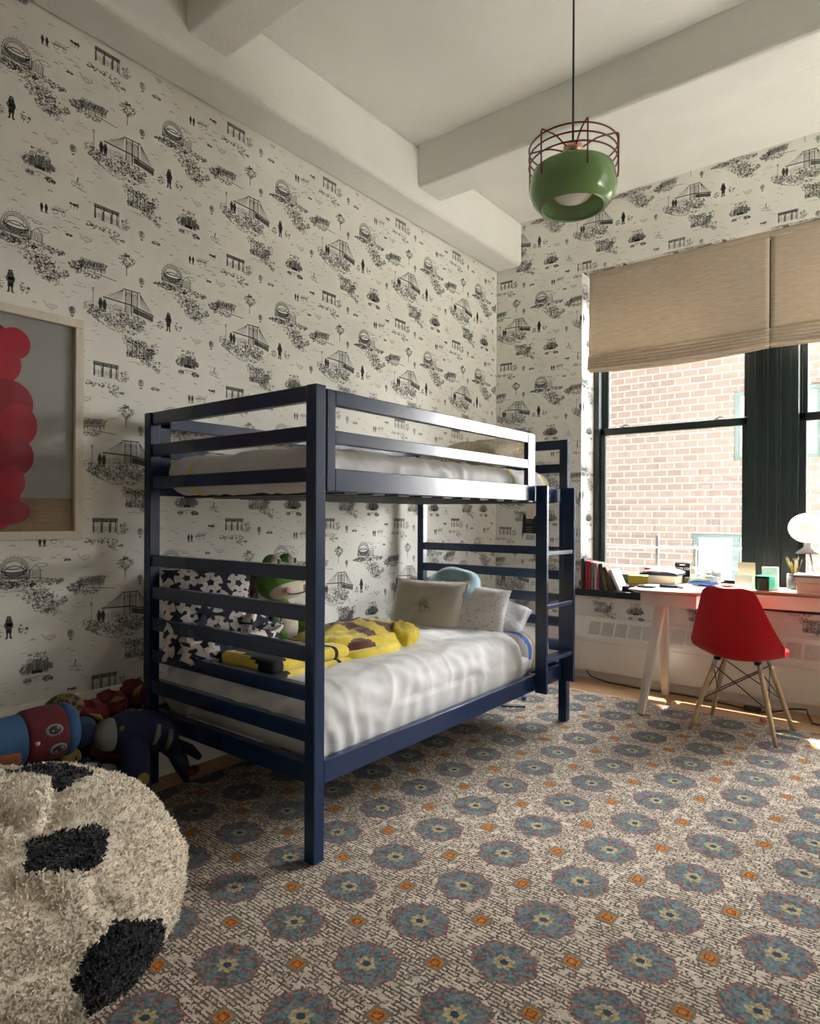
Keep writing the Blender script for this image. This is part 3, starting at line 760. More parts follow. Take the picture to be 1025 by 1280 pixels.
# ------------------------------------------------------------------ bunk bed
bed = empty('bunk_bed', (-2.18, 2.575, 0), label='dark blue lacquered bunk bed with a ladder against the papered wall', cat='bunk bed')
PX0, PX1, PY0, PY1, PH, PW = -2.733, -1.68, 1.545, 3.55, 1.655, .05
NV = M['navy']
for x in (PX0, PX1):
    for y in (PY0, PY1):
        MB().box((x, y, 0), (x + PW, y + PW, PH)).build('post', NV, bed, bevel=.004)
ZS = [(1.600, 1.655), (1.462, 1.514), (1.318, 1.370), (.973, 1.023), (.830, .884), (.690, .746), (.553, .608), (.411, .473), (.270, .342)]
for y in (PY0, PY1):
    for z0, z1 in ZS:
        MB().box((PX0 + PW - .002, y + .008, z0), (PX1 + .002, y + PW - .008, z1)).build('end_rail', NV, bed, bevel=.003)
for x in (PX0, PX1):
    for z0, z1 in ((.266, .348), (1.286, 1.368)):
        xo = 0 if x == PX0 else (.0 if z0 < 1 else -.028)
        MB().box((x + .02 + xo, PY0 + PW - .002, z0), (x + PW + xo, PY1 + .002, z1)).build('side_rail', NV, bed, bevel=.003)
# guard panel of the upper bunk: one welded frame, open at the ladder end
gm = MB(); gx0, gx1 = PX1 + .024, PX1 + PW
for z0, z1 in ((1.590, 1.645), (1.455, 1.503), (1.286, 1.368)): gm.box((gx0, 1.642, z0), (gx1, 3.073, z1))
for y0, y1 in ((1.600, 1.6425), (3.0725, 3.155)): gm.box((gx0, y0, 1.286), (gx1, y1, 1.645))
gm.build('guard_panel', NV, bed, bevel=.003)
gm = MB()
for z0, z1 in ((1.590, 1.645), (1.455, 1.503)): gm.box((PX0 + .01, 1.59, z0), (PX0 + .036, 3.555, z1))
for y0, y1 in ((1.60, 1.655), (3.49, 3.545)): gm.box((PX0 + .01, y0, 1.286), (PX0 + .036, y1, 1.645))
gm.build('wall_guard_panel', NV, bed, bevel=.003)
# ladder
for y in (3.157, 3.500):
    MB().box((-1.629, y, .256), (-1.563, y + .024, 1.368)).build('ladder_upright', NV, bed, bevel=.003)
for z in (.425, .715, 1.003):
    MB().box((-1.625, 3.18, z - .012), (-1.568, 3.50, z + .012)).build('rung', NV, bed, bevel=.003)
# slats under both mattresses
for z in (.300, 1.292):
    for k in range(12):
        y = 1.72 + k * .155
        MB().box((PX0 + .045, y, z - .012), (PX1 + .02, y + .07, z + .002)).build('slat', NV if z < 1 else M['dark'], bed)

# ------------------------------------------------------------------ bedding
def wrinkle(amp, fx, fy, seed, axis=None):
    def d(P, n):
        a = noise.noise(Vector((P.x * fx + seed, P.y * fy, P.z * fx)))
        b_ = noise.noise(Vector((P.x * fx * 2.7 + seed, P.y * fy * 2.3, P.z * fx * 2.2 + 4)))
        r = 1 - abs(a) * 2.2
        return P + n * (amp * (.55 * r + .45 * b_))
    return d
mx, my = (-2.19, 2.575)
MB().soft((mx, my, .405), (.93, 1.90, .20), .05, .08).build('mattress', M['white_fabric'], loc=(mx, my, .305), label='white mattress of the lower bunk under the smooth duvet', cat='mattress')
def duvet_disp(seed, zc, gather):
    w1 = wrinkle(.014, 3.2, 2.2, seed); w2 = wrinkle(.010, 9, 6, seed + 5)
    def d(P, n):
        Q = w2(w1(P, n), n)
        # crown on top, folds gathered on the front face
        Q.z += .012 * math.cos(max(-1, min(1, P.x / .49)) * PI / 2)
        side = max(0.0, n.x)
        for q_, fx, fy, se in ((7, 5.0, 3.0, 11.0), (9, 3.2, 7.5, 17.0)):
            rg = 1 - min(1, abs(noise.noise(Vector((P.x * fx + P.y * 1.7 + se, P.y * fy - P.x * 2.2, P.z * 4 + se)))) * 3.2)
            Q += n * (.0045 * rg ** 3)
        if P.z < 0 and n.x > -.2 and P.x > .3: Q.x = max(Q.x, .512 - .02 * (-P.z / .12) ** 3)
        if side > .15 and P.z < .1:
            k = math.sin(P.y * 58 + 5.5 * nz(P.y * 3, P.z * 5, seed)) * .5 + .5
            fall = .25 + .75 * max(0, 1 - (P.y + .95) / .55)
            Q += n * (gather * side * (k - .5) * fall * (1 - P.z * 2.5))
        if n.y < -.2:
            k = math.sin((P.x - P.z * 1.1) * 62 + 7 * nz(P.x * 3, P.z * 5, seed + 2)); k2 = math.sin((P.x - P.z * .7) * 31 + 5 * nz(P.x * 2.4, P.z * 4, seed + 7))
            Q += n * (-.0060 * n.y * (k * .6 + k2))
        return Q
    return d
fm = lambda c: 1 if (.845 < c[1] < .875 and False) else 0
dv = MB(); dv.soft((mx, 2.385, .432), (1.0, 1.57, .252), .105, .0135, disp=duvet_disp(1.3, .43, .016))
dv.build('duvet', M['white_fabric'], loc=(mx, 2.385, .32), label='plain white duvet spread over the lower bunk', cat='duvet')
sheet = MB(); sheet.soft((mx, 3.335, .432), (.985, .385, .235), .095, .014, disp=wrinkle(.008, 6, 8, 8.0), facemat=lambda c: 1 if -.125 < c[1] < -.080 and c[2] > -.02 else (2 if -.070 < c[1] < -.045 and c[0] > .25 else (1 if c[0] > .44 and c[2] < -.02 and c[1] > .05 else 0)))
M['blue_stripe'] = mat('blue_stripe_cotton', (.05, .12, .42), .9, .08, 20)
M['tan_cotton'] = mat('tan_cotton', (.46, .33, .20), .9, .15, 30)
sheet.build('fitted_sheet', [M['white_fabric'], M['blue_stripe'], M['tan_cotton']], loc=(mx, 3.335, .325), label='white sheet with a blue stripe at the ladder end of the lower bunk', cat='sheet')
# upper bunk
MB().soft((mx, my, 1.365), (.93, 1.90, .12), .05, .08).build('mattress', M['white_fabric'], loc=(mx, my, 1.305), label='white mattress of the upper bunk under the yellow-striped duvet', cat='mattress')
up = MB(); up.soft((mx, 2.56, 1.376), (.955, 1.915, .158), .075, .014, disp=wrinkle(.017, 7, 9, 3.1),
    facemat=lambda c: 1 if ((abs(c[1] - .52 - .03 * math.sin(c[0] * 9)) < .010) or (abs(c[1] - .86) < .010) or (abs(c[0] + .31 + .05 * math.sin(c[1] * 8)) < .012 and c[1] < -.55)) else 0)
up.build('duvet', [M['white_fabric'], M['yellow_trim']], loc=(mx, 2.56, 1.30), label='white duvet with thin yellow stripes on the upper bunk', cat='duvet')

def pillow(name, c, size, rot, mats, seed, label, cat='pillow', puff=1.0, facemat=None, n=34, ruff=0):
    w, h, t = size; Pf = []; MI = []
    v = []; f = []; idx = {}
    mb = MB()
    for sg in (1, -1):
        G = []
        for i in range(n + 1):
            row = []
            for j in range(n + 1):
                u = -1 + 2 * i / n; q = -1 + 2 * j / n
                ed = max(0, 1 - u ** 4) * max(0, 1 - q ** 4)
                z = t / 2 * (ed ** .5) * puff
                pin = 1 - .07 * (1 - abs(u)) * 0
                x = u * w / 2 * (1 - .06 * (1 - q * q)) ; y = q * h / 2 * (1 - .06 * (1 - u * u))
                wr = .012 * nz(u * 2.2 + seed, q * 2.2, sg * 3 + seed) + .006 * nz(u * 6 + seed, q * 5, sg + seed)
                row.append((x, y, sg * (z + wr * ed ** .5)))
            G.append(row)
        if sg < 0: G = [r[::-1] for r in G]
        mb.grid(G)
    if facemat:
        mb.m = [facemat(tuple(sum(mb.v[i][k] for i in fc) / len(fc) for k in range(3))) for fc in mb.f]
    if ruff:
        pts = []
        K = 160
        for k in range(K):
            a = 2 * PI * k / K; cs, sn = math.cos(a), math.sin(a)
            s_ = 1 / max(abs(cs), abs(sn)); u, q = cs * s_, sn * s_
            pts.append((u * w / 2 * (1 - .06 * (1 - q * q)), q * h / 2 * (1 - .06 * (1 - u * u)), .004 * math.sin(k * 1.9)))
        mb.tube(pts, ruff, 6, closed=True)
    o = mb.build(name, mats, loc=c, local=True, label=label, cat=cat)
    o.rotation_euler = rot
    return o
M['grey_linen'] = mat('grey_beige_linen', (.55, .50, .43), .9, .05, 8, .3, 30, bdist=.003)
M['print_white'] = mat('faint_grey_print', (.70, .68, .69), .9, .02, 4)
def dotprint(name, base, dot, scale, r):
    m, nt, p = base_mat(name)
    vo = nt.node('ShaderNodeTexVoronoi'); vo.inputs['Scale'].default_value = scale; vo.inputs['Randomness'].default_value = .6
    nt.l.new(nt.obj(), vo.inputs['Vector'])
    nt.l.new(nt.mix(nt.math('LESS_THAN', vo.outputs['Distance'], r), base, dot), p.inputs['Base Color'])
    p.inputs['Roughness'].default_value = .9
    return m
M['speckled'] = dotprint('grey_flowered_cotton', (.72, .70, .70), (.48, .47, .52), 46, .30)
M['spotted'] = dotprint('beige_spotted_cotton', (.38, .33, .25), (.62, .57, .46), 42, .26)
M['pale_lilac'] = mat('pale_lilac_cotton', (.71, .70, .74), .9, .03, 5, .2, 20)
gp = pillow('pillow', (-2.275, 3.055, .655), (.46, .36, .17), (math.radians(66), 0, math.radians(12)), [M['grey_linen']], 1.0, 'grey-beige linen cushion with small embroidery on the lower bunk', 'pillow', ruff=.006)
M['stitch_grey'] = mat('grey_stitch', (.22, .22, .22), .9, .1, 30); M['stitch_gold'] = mat('gold_stitch', (.45, .36, .10), .9, .1, 30); M['stitch_blue'] = mat('pale_blue_stitch', (.30, .45, .55), .9, .1, 30)
em = MB(); R = random.Random(12)
def zs_p(x, y): 
    u, q = x / .23, y / .175
    return .085 * ((1 - u ** 4) * (1 - q ** 4)) ** .5 + .011
for k in range(16):
    cx, cy = R.uniform(-.005, .055), R.uniform(-.03, .03)
    mi = 1 if cy > .012 else 0
    a0 = R.uniform(0, 6.28); em.tube([(cx + .012 * math.cos(a0 + t * .6), cy + .012 * math.sin(a0 + t * .6), zs_p(cx, cy)) for t in range(7)], .0016, 4, mi=mi)
for k in range(5):
    cx = -.065 + k * .011; em.tube([(cx + .006 * math.cos(t), -.004 + .007 * math.sin(t), zs_p(cx, 0)) for t in np.linspace(0, 5, 7)], .0016, 4, mi=2)
em.build('embroidery', [M['stitch_grey'], M['stitch_gold'], M['stitch_blue']], gp, local=True)
pillow('pillow', (-2.045, 3.17, .655), (.42, .33, .12), (math.radians(58), math.radians(6), math.radians(22)), [M['speckled']], 4.0, 'white cushion with a faint grey print between two plain ones', 'pillow')
pillow('pillow', (-1.960, 3.31, .622), (.37, .27, .11), (math.radians(34), math.radians(16), math.radians(20)), [M['pale_lilac']], 7.0, 'plain white pillow nearest the ladder on the lower bunk', 'pillow')
pillow('pillow', (-2.12, 3.23, 1.545), (.62, .46, .17), (math.radians(14), math.radians(-4), math.radians(4)), [M['spotted']], 9.0, 'beige pillow with pale spots on the upper bunk', 'pillow')
# plush travel pillow: a horseshoe of pale blue
M['plush_blue'] = mat('pale_blue_plush', (.32, .48, .54), .95, .12, 20, .6, 160, sheen=.4, bdist=.004)
M['plush_white'] = mat('cream_plush', (.68, .64, .58), .95, .08, 20, .6, 160, sheen=.4, bdist=.004)
npil = MB()
pts = []; rad = []
for k in range(29):
    a = math.radians(-62 + 304 * k / 28); pts.append((.125 * math.cos(a), .105 * math.sin(a), .0)); rad.append(.054 + .006 * math.sin(k * .9) if 0 < k < 28 else .03)
npil.tube(pts, rad, 14)
tp = npil.build('travel_pillow', M['plush_blue'], loc=(-2.205, 3.20, .775), rot=(math.radians(36), 0, math.radians(14)), local=True, label='pale blue horseshoe travel pillow lying on top of the cushions', cat='travel pillow')
flap = MB(); flap.ell((.03, -.045, .01), (.06, .05, .045), 16, 10, mi=0); flap.build('cream_patch', M['plush_white'], tp, local=True)
# small folded cloth by the cushion
cl = MB(); cl.soft((-2.40, 2.86, .553), (.16, .12, .018), .008, .02, disp=wrinkle(.006, 12, 12, 2.0), facemat=lambda c: 1 if c[0] > .0 else 0)
cl.build('folded_cloth', [M['blue_stripe'], M['white_fabric']], loc=(-2.40, 2.86, .545), label='small blue and white folded cloth in front of the embroidered cushion', cat='cloth')
# paper notes and tags on the wall by the foot of the bed (seen between the rails)
# ------------------------------------------------------------------ toys and covers on the lower bunk
def ballprint(name, axes):
    """printed cotton: round white balls with dark five-sided spots on a dark ground; axes = the two object axes the cloth lies along"""
    m, nt, p = base_mat(name)
    x = nt.xyz(nt.obj()); S_ = 9.5
    cb = nt.node('ShaderNodeCombineXYZ'); nt.put(cb.inputs[0], nt.math('MULTIPLY', x[axes[0]], S_)); nt.put(cb.inputs[1], nt.math('MULTIPLY', x[axes[1]], S_))
    vo = nt.node('ShaderNodeTexVoronoi', voronoi_dimensions='2D'); vo.inputs['Scale'].default_value = 1.0; vo.inputs['Randomness'].default_value = .38
    nt.l.new(cb.outputs[0], vo.inputs['Vector'])
    df = nt.node('ShaderNodeVectorMath', operation='SUBTRACT'); nt.l.new(cb.outputs[0], df.inputs[0]); nt.l.new(vo.outputs['Position'], df.inputs[1])
    q = nt.xyz(df.outputs[0]); r = vo.outputs['Distance']
    hue = nt.xyz(vo.outputs['Color'])
    th = nt.math('ADD', nt.math('ARCTAN2', q[1], q[0]), nt.math('MULTIPLY', hue[0], 6.28))
    c5 = nt.math('COSINE', nt.math('MULTIPLY', th, 5.0))
    core = nt.math('LESS_THAN', r, nt.math('ADD', .145, nt.math('MULTIPLY', c5, .018)))
    outer = nt.math('MULTIPLY', nt.math('GREATER_THAN', r, nt.math('ADD', .36, nt.math('MULTIPLY', c5, .03))), nt.math('LESS_THAN', c5, -.60))
    seam = nt.math('MULTIPLY', nt.math('GREATER_THAN', c5, .97), nt.math('MULTIPLY', nt.math('GREATER_THAN', r, .14), nt.math('LESS_THAN', r, .33)))
    ball = nt.mix(nt.math('MAXIMUM', core, outer), nt.mix(nt.math('MULTIPLY', seam, .7), (.58, .54, .51), (.10, .10, .12)), (.012, .014, .038))
    nt.l.new(nt.mix(nt.math('LESS_THAN', r, .50), (.012, .013, .028), ball), p.inputs['Base Color'])
    p.inputs['Roughness'].default_value = .9
    return m
M['ballprint'] = ballprint('football_print_cushion', (0, 1)); M['ballprint_fleece'] = ballprint('football_print_fleece', (1, 2))
def stripes(name, a, b_, scale, dirn=(1, 0, 0), thr=.5, dist=0.0):
    m, nt, p = base_mat(name)
    w = nt.node('ShaderNodeTexWave'); w.inputs['Scale'].default_value = scale; w.inputs['Distortion'].default_value = dist; w.inputs['Detail'].default_value = 1
    w.bands_direction = 'X' if dirn[0] else ('Y' if dirn[1] else 'Z')
    nt.l.new(nt.obj(), w.inputs['Vector'])
    nt.l.new(nt.mix(nt.math('GREATER_THAN', w.outputs[1], thr), a, b_), p.inputs['Base Color']); p.inputs['Roughness'].default_value = .95
    return m
M['red_pattern'] = stripes('red_striped_cotton', (.30, .02, .04), (.45, .33, .30), 12, (0, 0, 1), .6, 2.0)
pillow('throw_pillow', (-2.52, 1.735, .765), (.40, .42, .17), (math.radians(66), 0, math.radians(62)), [M['ballprint']], 2.2, 'football-print cushion propped against the wall on the lower bunk', 'pillow')
pillow('throw_pillow', (-2.60, 1.93, .80), (.26, .30, .10), (math.radians(70), 0, math.radians(70)), [M['red_pattern']], 5.2, 'red striped cushion between the football cushion and the green frog', 'pillow')
bl = MB()
lump = lambda s, a: (lambda p, q: q + Vector((a * nz(p.x * 2.1 + s, p.y * 2.1, p.z * 2.1), a * nz(p.y * 2.3, p.x * 2.3 + s, p.z), a * nz(p.z * 2.6 + s, p.x * 2.2, p.y * 2))) + Vector(p) * (.4 * a * nz(p.x * 6 + s, p.y * 6, p.z * 6)))
bl.ell((-2.42, 1.80, .62), (.17, .24, .085), 48, 26, disp=lump(2, .06)); bl.ell((-2.45, 1.90, .70), (.13, .15, .075), 44, 24, disp=lump(5, .05)); bl.ell((-2.52, 1.68, .66), (.12, .12, .10), 40, 24, disp=lump(9, .05))
bl.build('throw_blanket', M['ballprint_fleece'], loc=(-2.44, 1.80, .555), label='crumpled navy and white football-print blanket heaped behind the bed rails', cat='blanket')

# green frog soft toy sitting against the wall
M['frog_green'] = mat('green_plush', (.085, .20, .020), .95, .18, 30, .7, 150, sheen=.35, bdist=.005)
M['frog_belly'] = mat('cream_plush_belly', (.66, .60, .48), .95, .06, 25, .6, 150, sheen=.3, bdist=.004)
M['pink_felt'] = mat('pink_felt', (.60, .22, .26), .9, .08, 30)
fg = empty('stuffed_frog', (-2.47, 2.10, .545), rot=(0, 0, math.radians(104)), label='green plush frog with a cream belly sitting on the lower bunk', cat='soft toy')
fg.scale = (1.07, 1.07, 1.10)
# local frame: -y is the way it faces
bdy = MB(); bdy.ell((0, .01, .115), (.088, .080, .125), 24, 16, e=2.1)
for sg in (-1, 1):
    bdy.tube([(sg * .070, -.02, .18), (sg * .105, -.055, .12), (sg * .10, -.095, .07), (sg * .085, -.11, .03)], [.030, .030, .027, .022], 12)
    bdy.tube([(sg * .055, .0, .05), (sg * .10, -.07, .045), (sg * .115, -.13, .04), (sg * .12, -.165, .045)], [.040, .040, .034, .024], 12)
    bdy.ell((sg * .122, -.175, .05), (.034, .028, .042), 14, 10)
bdy.build('body', M['frog_green'], fg, local=True)
MB().ell((0, -.038, .11), (.066, .052, .102), 20, 14, e=2.1).build('belly', M['frog_belly'], fg, local=True)
hd = MB(); hd.ell((0, .0, .305), (.120, .092, .085), 26, 16, e=2.2)
for sg in (-1, 1): hd.ell((sg * .058, .0, .385), (.042, .040, .042), 16, 12)
hdo = hd.build('head', M['frog_green'], fg, local=True)
MB().ell((0, -.030, .275), (.106, .078, .050), 24, 14, e=2.2).build('jaw', M['frog_belly'], hdo, local=True)
for sg in (-1, 1):
    MB().ell((sg * .060, -.022, .392), (.030, .026, .030), 16, 12).build('eye', M['frog_belly'], hdo, local=True)
    MB().ell((sg * .062, -.044, .394), (.012, .007, .014), 12, 8).build('pupil', M['dark'], hdo, local=True)
    MB().ell((sg * .070, -.098, .275), (.020, .010, .014), 12, 8).build('cheek', M['pink_felt'], hdo, local=True)
MB().tube([(.085 * math.sin(t), -.096 - .014 * math.cos(t), .268 - .012 * math.cos(t)) for t in np.linspace(-1.1, 1.1, 11)], .0032, 6).build('mouth', M['dark'], hdo, local=True)

# yellow fleece with brown bands, partly folded, partly bunched up
M['fleece_yellow'] = mat('yellow_fleece', (.66, .50, .035), .95, .13, 24, .6, 130, sheen=.4, bdist=.006)
M['fleece_brown'] = mat('brown_fleece', (.10, .030, .014), .95, .2, 24, .6, 130, sheen=.3, bdist=.006)
M['fleece_black'] = mat('black_fleece', (.013, .011, .012), .95, .2, 24, .5, 130)
M['fleece_red'] = mat('red_felt', (.50, .03, .03), .9, .1, 24)
ylabel = 'yellow fleece blanket with brown and black bands bunched on the lower bunk'
ye = empty('fleece_blanket', (-2.12, 2.15, .545), label=ylabel, cat='blanket')
# bunched part
def ydisp(p, q):
    a = .020 * nz(p.x * 2.4 + 3, p.y * 2.4, p.z * 2) + .010 * nz(p.x * 6, p.y * 6 + 2, p.z * 5)
    return q + Vector(p) * a
yb = MB(); yb.ell((-2.17, 2.30, .575), (.21, .36, .115), 150, 64, e=2.2, disp=ydisp)
def yband(c):
    x, y, z = c
    t = (y - 2.30) - .35 * (x + 2.17)
    if z > .585 and (abs(t + .09) < .036 or abs(t - .06) < .034) and -2.36 < x < -2.0: return 1
    if x > -2.10 and (y - 2.17) ** 2 / .085 ** 2 + (z - .60) ** 2 / .045 ** 2 < 1: return 1
    return 0
yb.m = [yband([sum(yb.v[i][k] for i in f) / len(f) for k in range(3)]) for f in yb.f]
yb.build('bunched_fold', [M['fleece_yellow'], M['fleece_brown']], ye)
for z, x0, x1, y0 in ((.560, -2.27, -1.93, 1.63), (.612, -2.28, -1.95, 1.625)):
    fl = MB(); fl.soft(((x0 + x1) / 2, y0 + .22, z), (x1 - x0, .44, .052), .026, .02, disp=wrinkle(.006, 8, 8, z * 9),
        facemat=lambda c: 1 if (-.20 < c[1] + .25 * c[0] < -.11) else (1 if .11 < c[1] < .135 else 0))
    fl.build('folded_layer', [M['fleece_yellow'], M['fleece_black']], ye)
rl = MB(); rl.tube([(-2.00, 2.02, .578), (-1.955, 2.12, .574), (-1.94, 2.24, .573), (-1.965, 2.36, .575), (-2.02, 2.45, .58)], [.026, .034, .036, .036, .028], 16)
rl.m = [(1 if 2.14 < sum(rl.v[i][1] for i in f) / len(f) < 2.19 and False else (2 if 2.205 < sum(rl.v[i][1] for i in f) / len(f) < 2.27 else 0)) for f in rl.f]
M['dusty_pink'] = mat('dusty_pink_fleece', (.42, .22, .18), .95, .1, 24, .5, 130)
rl.build('rolled_hem', [M['fleece_yellow'], M['fleece_red'], M['dusty_pink']], ye)
hd_ = MB(); hd_.ell((-2.04, 2.50, .602), (.095, .10, .072), 40, 24, e=2.3, disp=ydisp); hd_.build('gathered_corner', M['fleece_yellow'], ye)
tl = MB(); tl.soft((-2.14, 2.66, .556), (.12, .12, .03), .014, .015, disp=wrinkle(.006, 12, 12, 5.0), facemat=lambda c: 1 if abs(c[0]) < .03 and abs(c[1]) < .035 else (2 if max(abs(c[0]), abs(c[1])) > .054 else 0))
tl.build('end_flap', [M['fleece_yellow'], M['fleece_brown'], M['fleece_black']], ye)

# ------------------------------------------------------------------ fabric bin with soft toys, bottom left
M['bin_cloth'] = mat('dark_green_canvas', (.028, .035, .032), .9, .2, 14, .5, 120)
BX0, BX1, BY0, BY1, BZ = -2.735, -2.285, .70, 1.33, .275
bn = MB(); t = .012
bn.box((BX0, BY0, 0), (BX1, BY1, t)); bn.box((BX0, BY0, 0), (BX0 + t, BY1, BZ)); bn.box((BX1 - t, BY0, 0), (BX1, BY1, BZ)); bn.box((BX0, BY0, 0), (BX1, BY0 + t, BZ)); bn.box((BX0, BY1 - t, 0), (BX1, BY1, BZ))
bn.build('storage_bin', M['bin_cloth'], loc=((BX0 + BX1) / 2, (BY0 + BY1) / 2, 0), bevel=.005, label='dark green fabric storage bin full of soft toys by the wall', cat='storage bin')
M['toy_red'] = mat('dark_red_plush', (0.0792, 0.0026, 0.0073), .9, .15, 20, .4, 120)  # these plush colours are darkened to carry the corner's shade
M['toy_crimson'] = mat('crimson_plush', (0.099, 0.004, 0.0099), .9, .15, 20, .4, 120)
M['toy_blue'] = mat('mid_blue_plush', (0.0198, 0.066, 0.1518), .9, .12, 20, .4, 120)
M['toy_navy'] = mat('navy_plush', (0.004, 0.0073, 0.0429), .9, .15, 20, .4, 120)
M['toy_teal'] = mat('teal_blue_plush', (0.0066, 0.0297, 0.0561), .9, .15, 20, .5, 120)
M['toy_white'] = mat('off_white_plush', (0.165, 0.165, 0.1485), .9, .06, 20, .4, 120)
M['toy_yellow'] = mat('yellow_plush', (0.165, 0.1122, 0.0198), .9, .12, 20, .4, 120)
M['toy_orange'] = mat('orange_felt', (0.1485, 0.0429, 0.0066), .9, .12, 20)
M['toy_black'] = mat('black_felt', (.010, .010, .012), .8, .1, 20)
def leopard():
    m, nt, p = base_mat('leopard_plush')
    vo = nt.node('ShaderNodeTexVoronoi'); vo.inputs['Scale'].default_value = 42; nt.l.new(nt.obj(), vo.inputs['Vector'])
    d = vo.outputs['Distance']
    nt.l.new(nt.mix(nt.math('MULTIPLY', nt.math('GREATER_THAN', d, .22), nt.math('LESS_THAN', d, .46)), (.13, .085, .035), (.014, .010, .006)), p.inputs['Base Color'])
    p.inputs['Roughness'].default_value = .95
    return m
M['leopard'] = leopard()
# stuffed red bolster with blue ends and stitched eyes, lying across the heap
bo = empty('stuffed_bolster', (-2.42, .99, .43), rot=(0, math.radians(-4), 0), label='dark red plush bolster with blue ends and two big eyes on the bin', cat='soft toy')
rm = MB(); ax = lambda y, r: (r, y)
def along_y(prof, mi=0, n=28, squash=(1, 1)):
    m = MB(); v = []; f = []
    for r, y in prof:
        for k in range(n):
            a = 2 * PI * k / n; v.append((r * squash[0] * math.cos(a), y, r * squash[1] * math.sin(a)))
    for i in range(len(prof) - 1):
        for k in range(n): f.append((i*n+k, (i+1)*n+k, (i+1)*n+(k+1)%n, i*n+(k+1)%n))
    m.add(v, f, mi, True); return m
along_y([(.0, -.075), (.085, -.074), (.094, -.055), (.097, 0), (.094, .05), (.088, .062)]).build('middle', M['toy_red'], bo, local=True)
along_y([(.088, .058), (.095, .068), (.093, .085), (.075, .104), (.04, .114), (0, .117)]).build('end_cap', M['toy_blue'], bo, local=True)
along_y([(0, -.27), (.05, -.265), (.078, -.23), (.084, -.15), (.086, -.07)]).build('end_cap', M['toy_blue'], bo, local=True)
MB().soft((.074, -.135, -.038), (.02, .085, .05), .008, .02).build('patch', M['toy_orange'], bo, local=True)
for z, y in ((.026, .005), (-.040, .018)):
    a = math.asin(z / .097); c = Vector((.0955 * math.cos(a), y, z))
    Mx = Matrix.Translation(c) @ Matrix.Rotation(-a, 4, 'Y')
    e = MB(); e.ell((0, 0, 0), (.006, .030, .020), 18, 10, M=Mx); eo = e.build('eye', M['toy_white'], bo, local=True)
    MB().ell((.003, .002, 0), (.006, .022, .015), 16, 8, M=Mx).build('pupil', M['toy_black'], eo, local=True)
    g_ = MB(); g_.ell((.007, .010, .005), (.004, .007, .006), 10, 6, M=Mx); g_.ell((.007, -.008, -.003), (.004, .005, .004), 10, 6, M=Mx); g_.build('glint', M['toy_white'], eo, local=True)
MB().ell((.094, -.05, -.006), (.006, .009, .008), 12, 8).build('nose', M['pink_felt'], bo, local=True)

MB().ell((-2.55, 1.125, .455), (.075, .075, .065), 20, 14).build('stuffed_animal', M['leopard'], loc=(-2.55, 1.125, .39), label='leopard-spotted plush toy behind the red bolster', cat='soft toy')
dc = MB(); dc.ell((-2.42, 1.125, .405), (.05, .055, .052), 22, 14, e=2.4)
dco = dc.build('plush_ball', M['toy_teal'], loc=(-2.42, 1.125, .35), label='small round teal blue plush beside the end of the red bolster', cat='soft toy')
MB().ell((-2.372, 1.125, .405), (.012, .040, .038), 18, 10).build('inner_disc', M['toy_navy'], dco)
# crimson costume-like plush: three flopped pieces with yellow streaks
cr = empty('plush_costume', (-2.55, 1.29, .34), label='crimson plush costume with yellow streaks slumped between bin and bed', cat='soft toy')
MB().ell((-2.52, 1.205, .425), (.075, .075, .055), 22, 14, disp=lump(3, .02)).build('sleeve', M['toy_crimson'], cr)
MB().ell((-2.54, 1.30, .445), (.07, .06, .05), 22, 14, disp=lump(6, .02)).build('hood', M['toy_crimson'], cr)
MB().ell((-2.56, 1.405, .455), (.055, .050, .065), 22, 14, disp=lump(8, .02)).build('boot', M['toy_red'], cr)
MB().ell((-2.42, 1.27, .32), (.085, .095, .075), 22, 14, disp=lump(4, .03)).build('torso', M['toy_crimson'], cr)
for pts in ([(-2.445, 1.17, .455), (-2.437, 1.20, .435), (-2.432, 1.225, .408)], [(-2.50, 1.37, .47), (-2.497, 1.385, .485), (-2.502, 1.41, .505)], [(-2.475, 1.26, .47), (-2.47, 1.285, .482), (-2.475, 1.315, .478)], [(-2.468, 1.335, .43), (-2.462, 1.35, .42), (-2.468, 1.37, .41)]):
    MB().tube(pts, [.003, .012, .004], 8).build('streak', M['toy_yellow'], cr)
# blue whale-like plush draped over the corner of the bin
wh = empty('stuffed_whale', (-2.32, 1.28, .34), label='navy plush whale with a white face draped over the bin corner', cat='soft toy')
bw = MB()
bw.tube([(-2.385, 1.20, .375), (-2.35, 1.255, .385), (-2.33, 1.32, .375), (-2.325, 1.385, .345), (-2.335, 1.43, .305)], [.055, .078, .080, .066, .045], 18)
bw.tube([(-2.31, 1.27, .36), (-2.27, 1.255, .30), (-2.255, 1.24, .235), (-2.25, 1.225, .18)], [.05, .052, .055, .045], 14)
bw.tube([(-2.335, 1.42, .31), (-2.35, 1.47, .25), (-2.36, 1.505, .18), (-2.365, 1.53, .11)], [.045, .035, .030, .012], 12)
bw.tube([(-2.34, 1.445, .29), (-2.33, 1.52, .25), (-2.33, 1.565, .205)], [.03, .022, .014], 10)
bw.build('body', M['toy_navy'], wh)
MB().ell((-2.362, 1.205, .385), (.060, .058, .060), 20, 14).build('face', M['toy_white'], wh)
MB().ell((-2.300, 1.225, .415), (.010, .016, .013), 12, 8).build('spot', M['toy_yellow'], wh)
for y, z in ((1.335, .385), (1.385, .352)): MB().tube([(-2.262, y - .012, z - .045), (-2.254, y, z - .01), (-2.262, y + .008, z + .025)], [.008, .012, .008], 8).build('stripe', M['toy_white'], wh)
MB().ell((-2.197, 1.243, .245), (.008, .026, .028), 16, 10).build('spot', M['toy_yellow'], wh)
MB().ell((-2.330, 1.535, .16), (.022, .03, .02), 12, 8).build('fin_tip', M['toy_red'], wh)
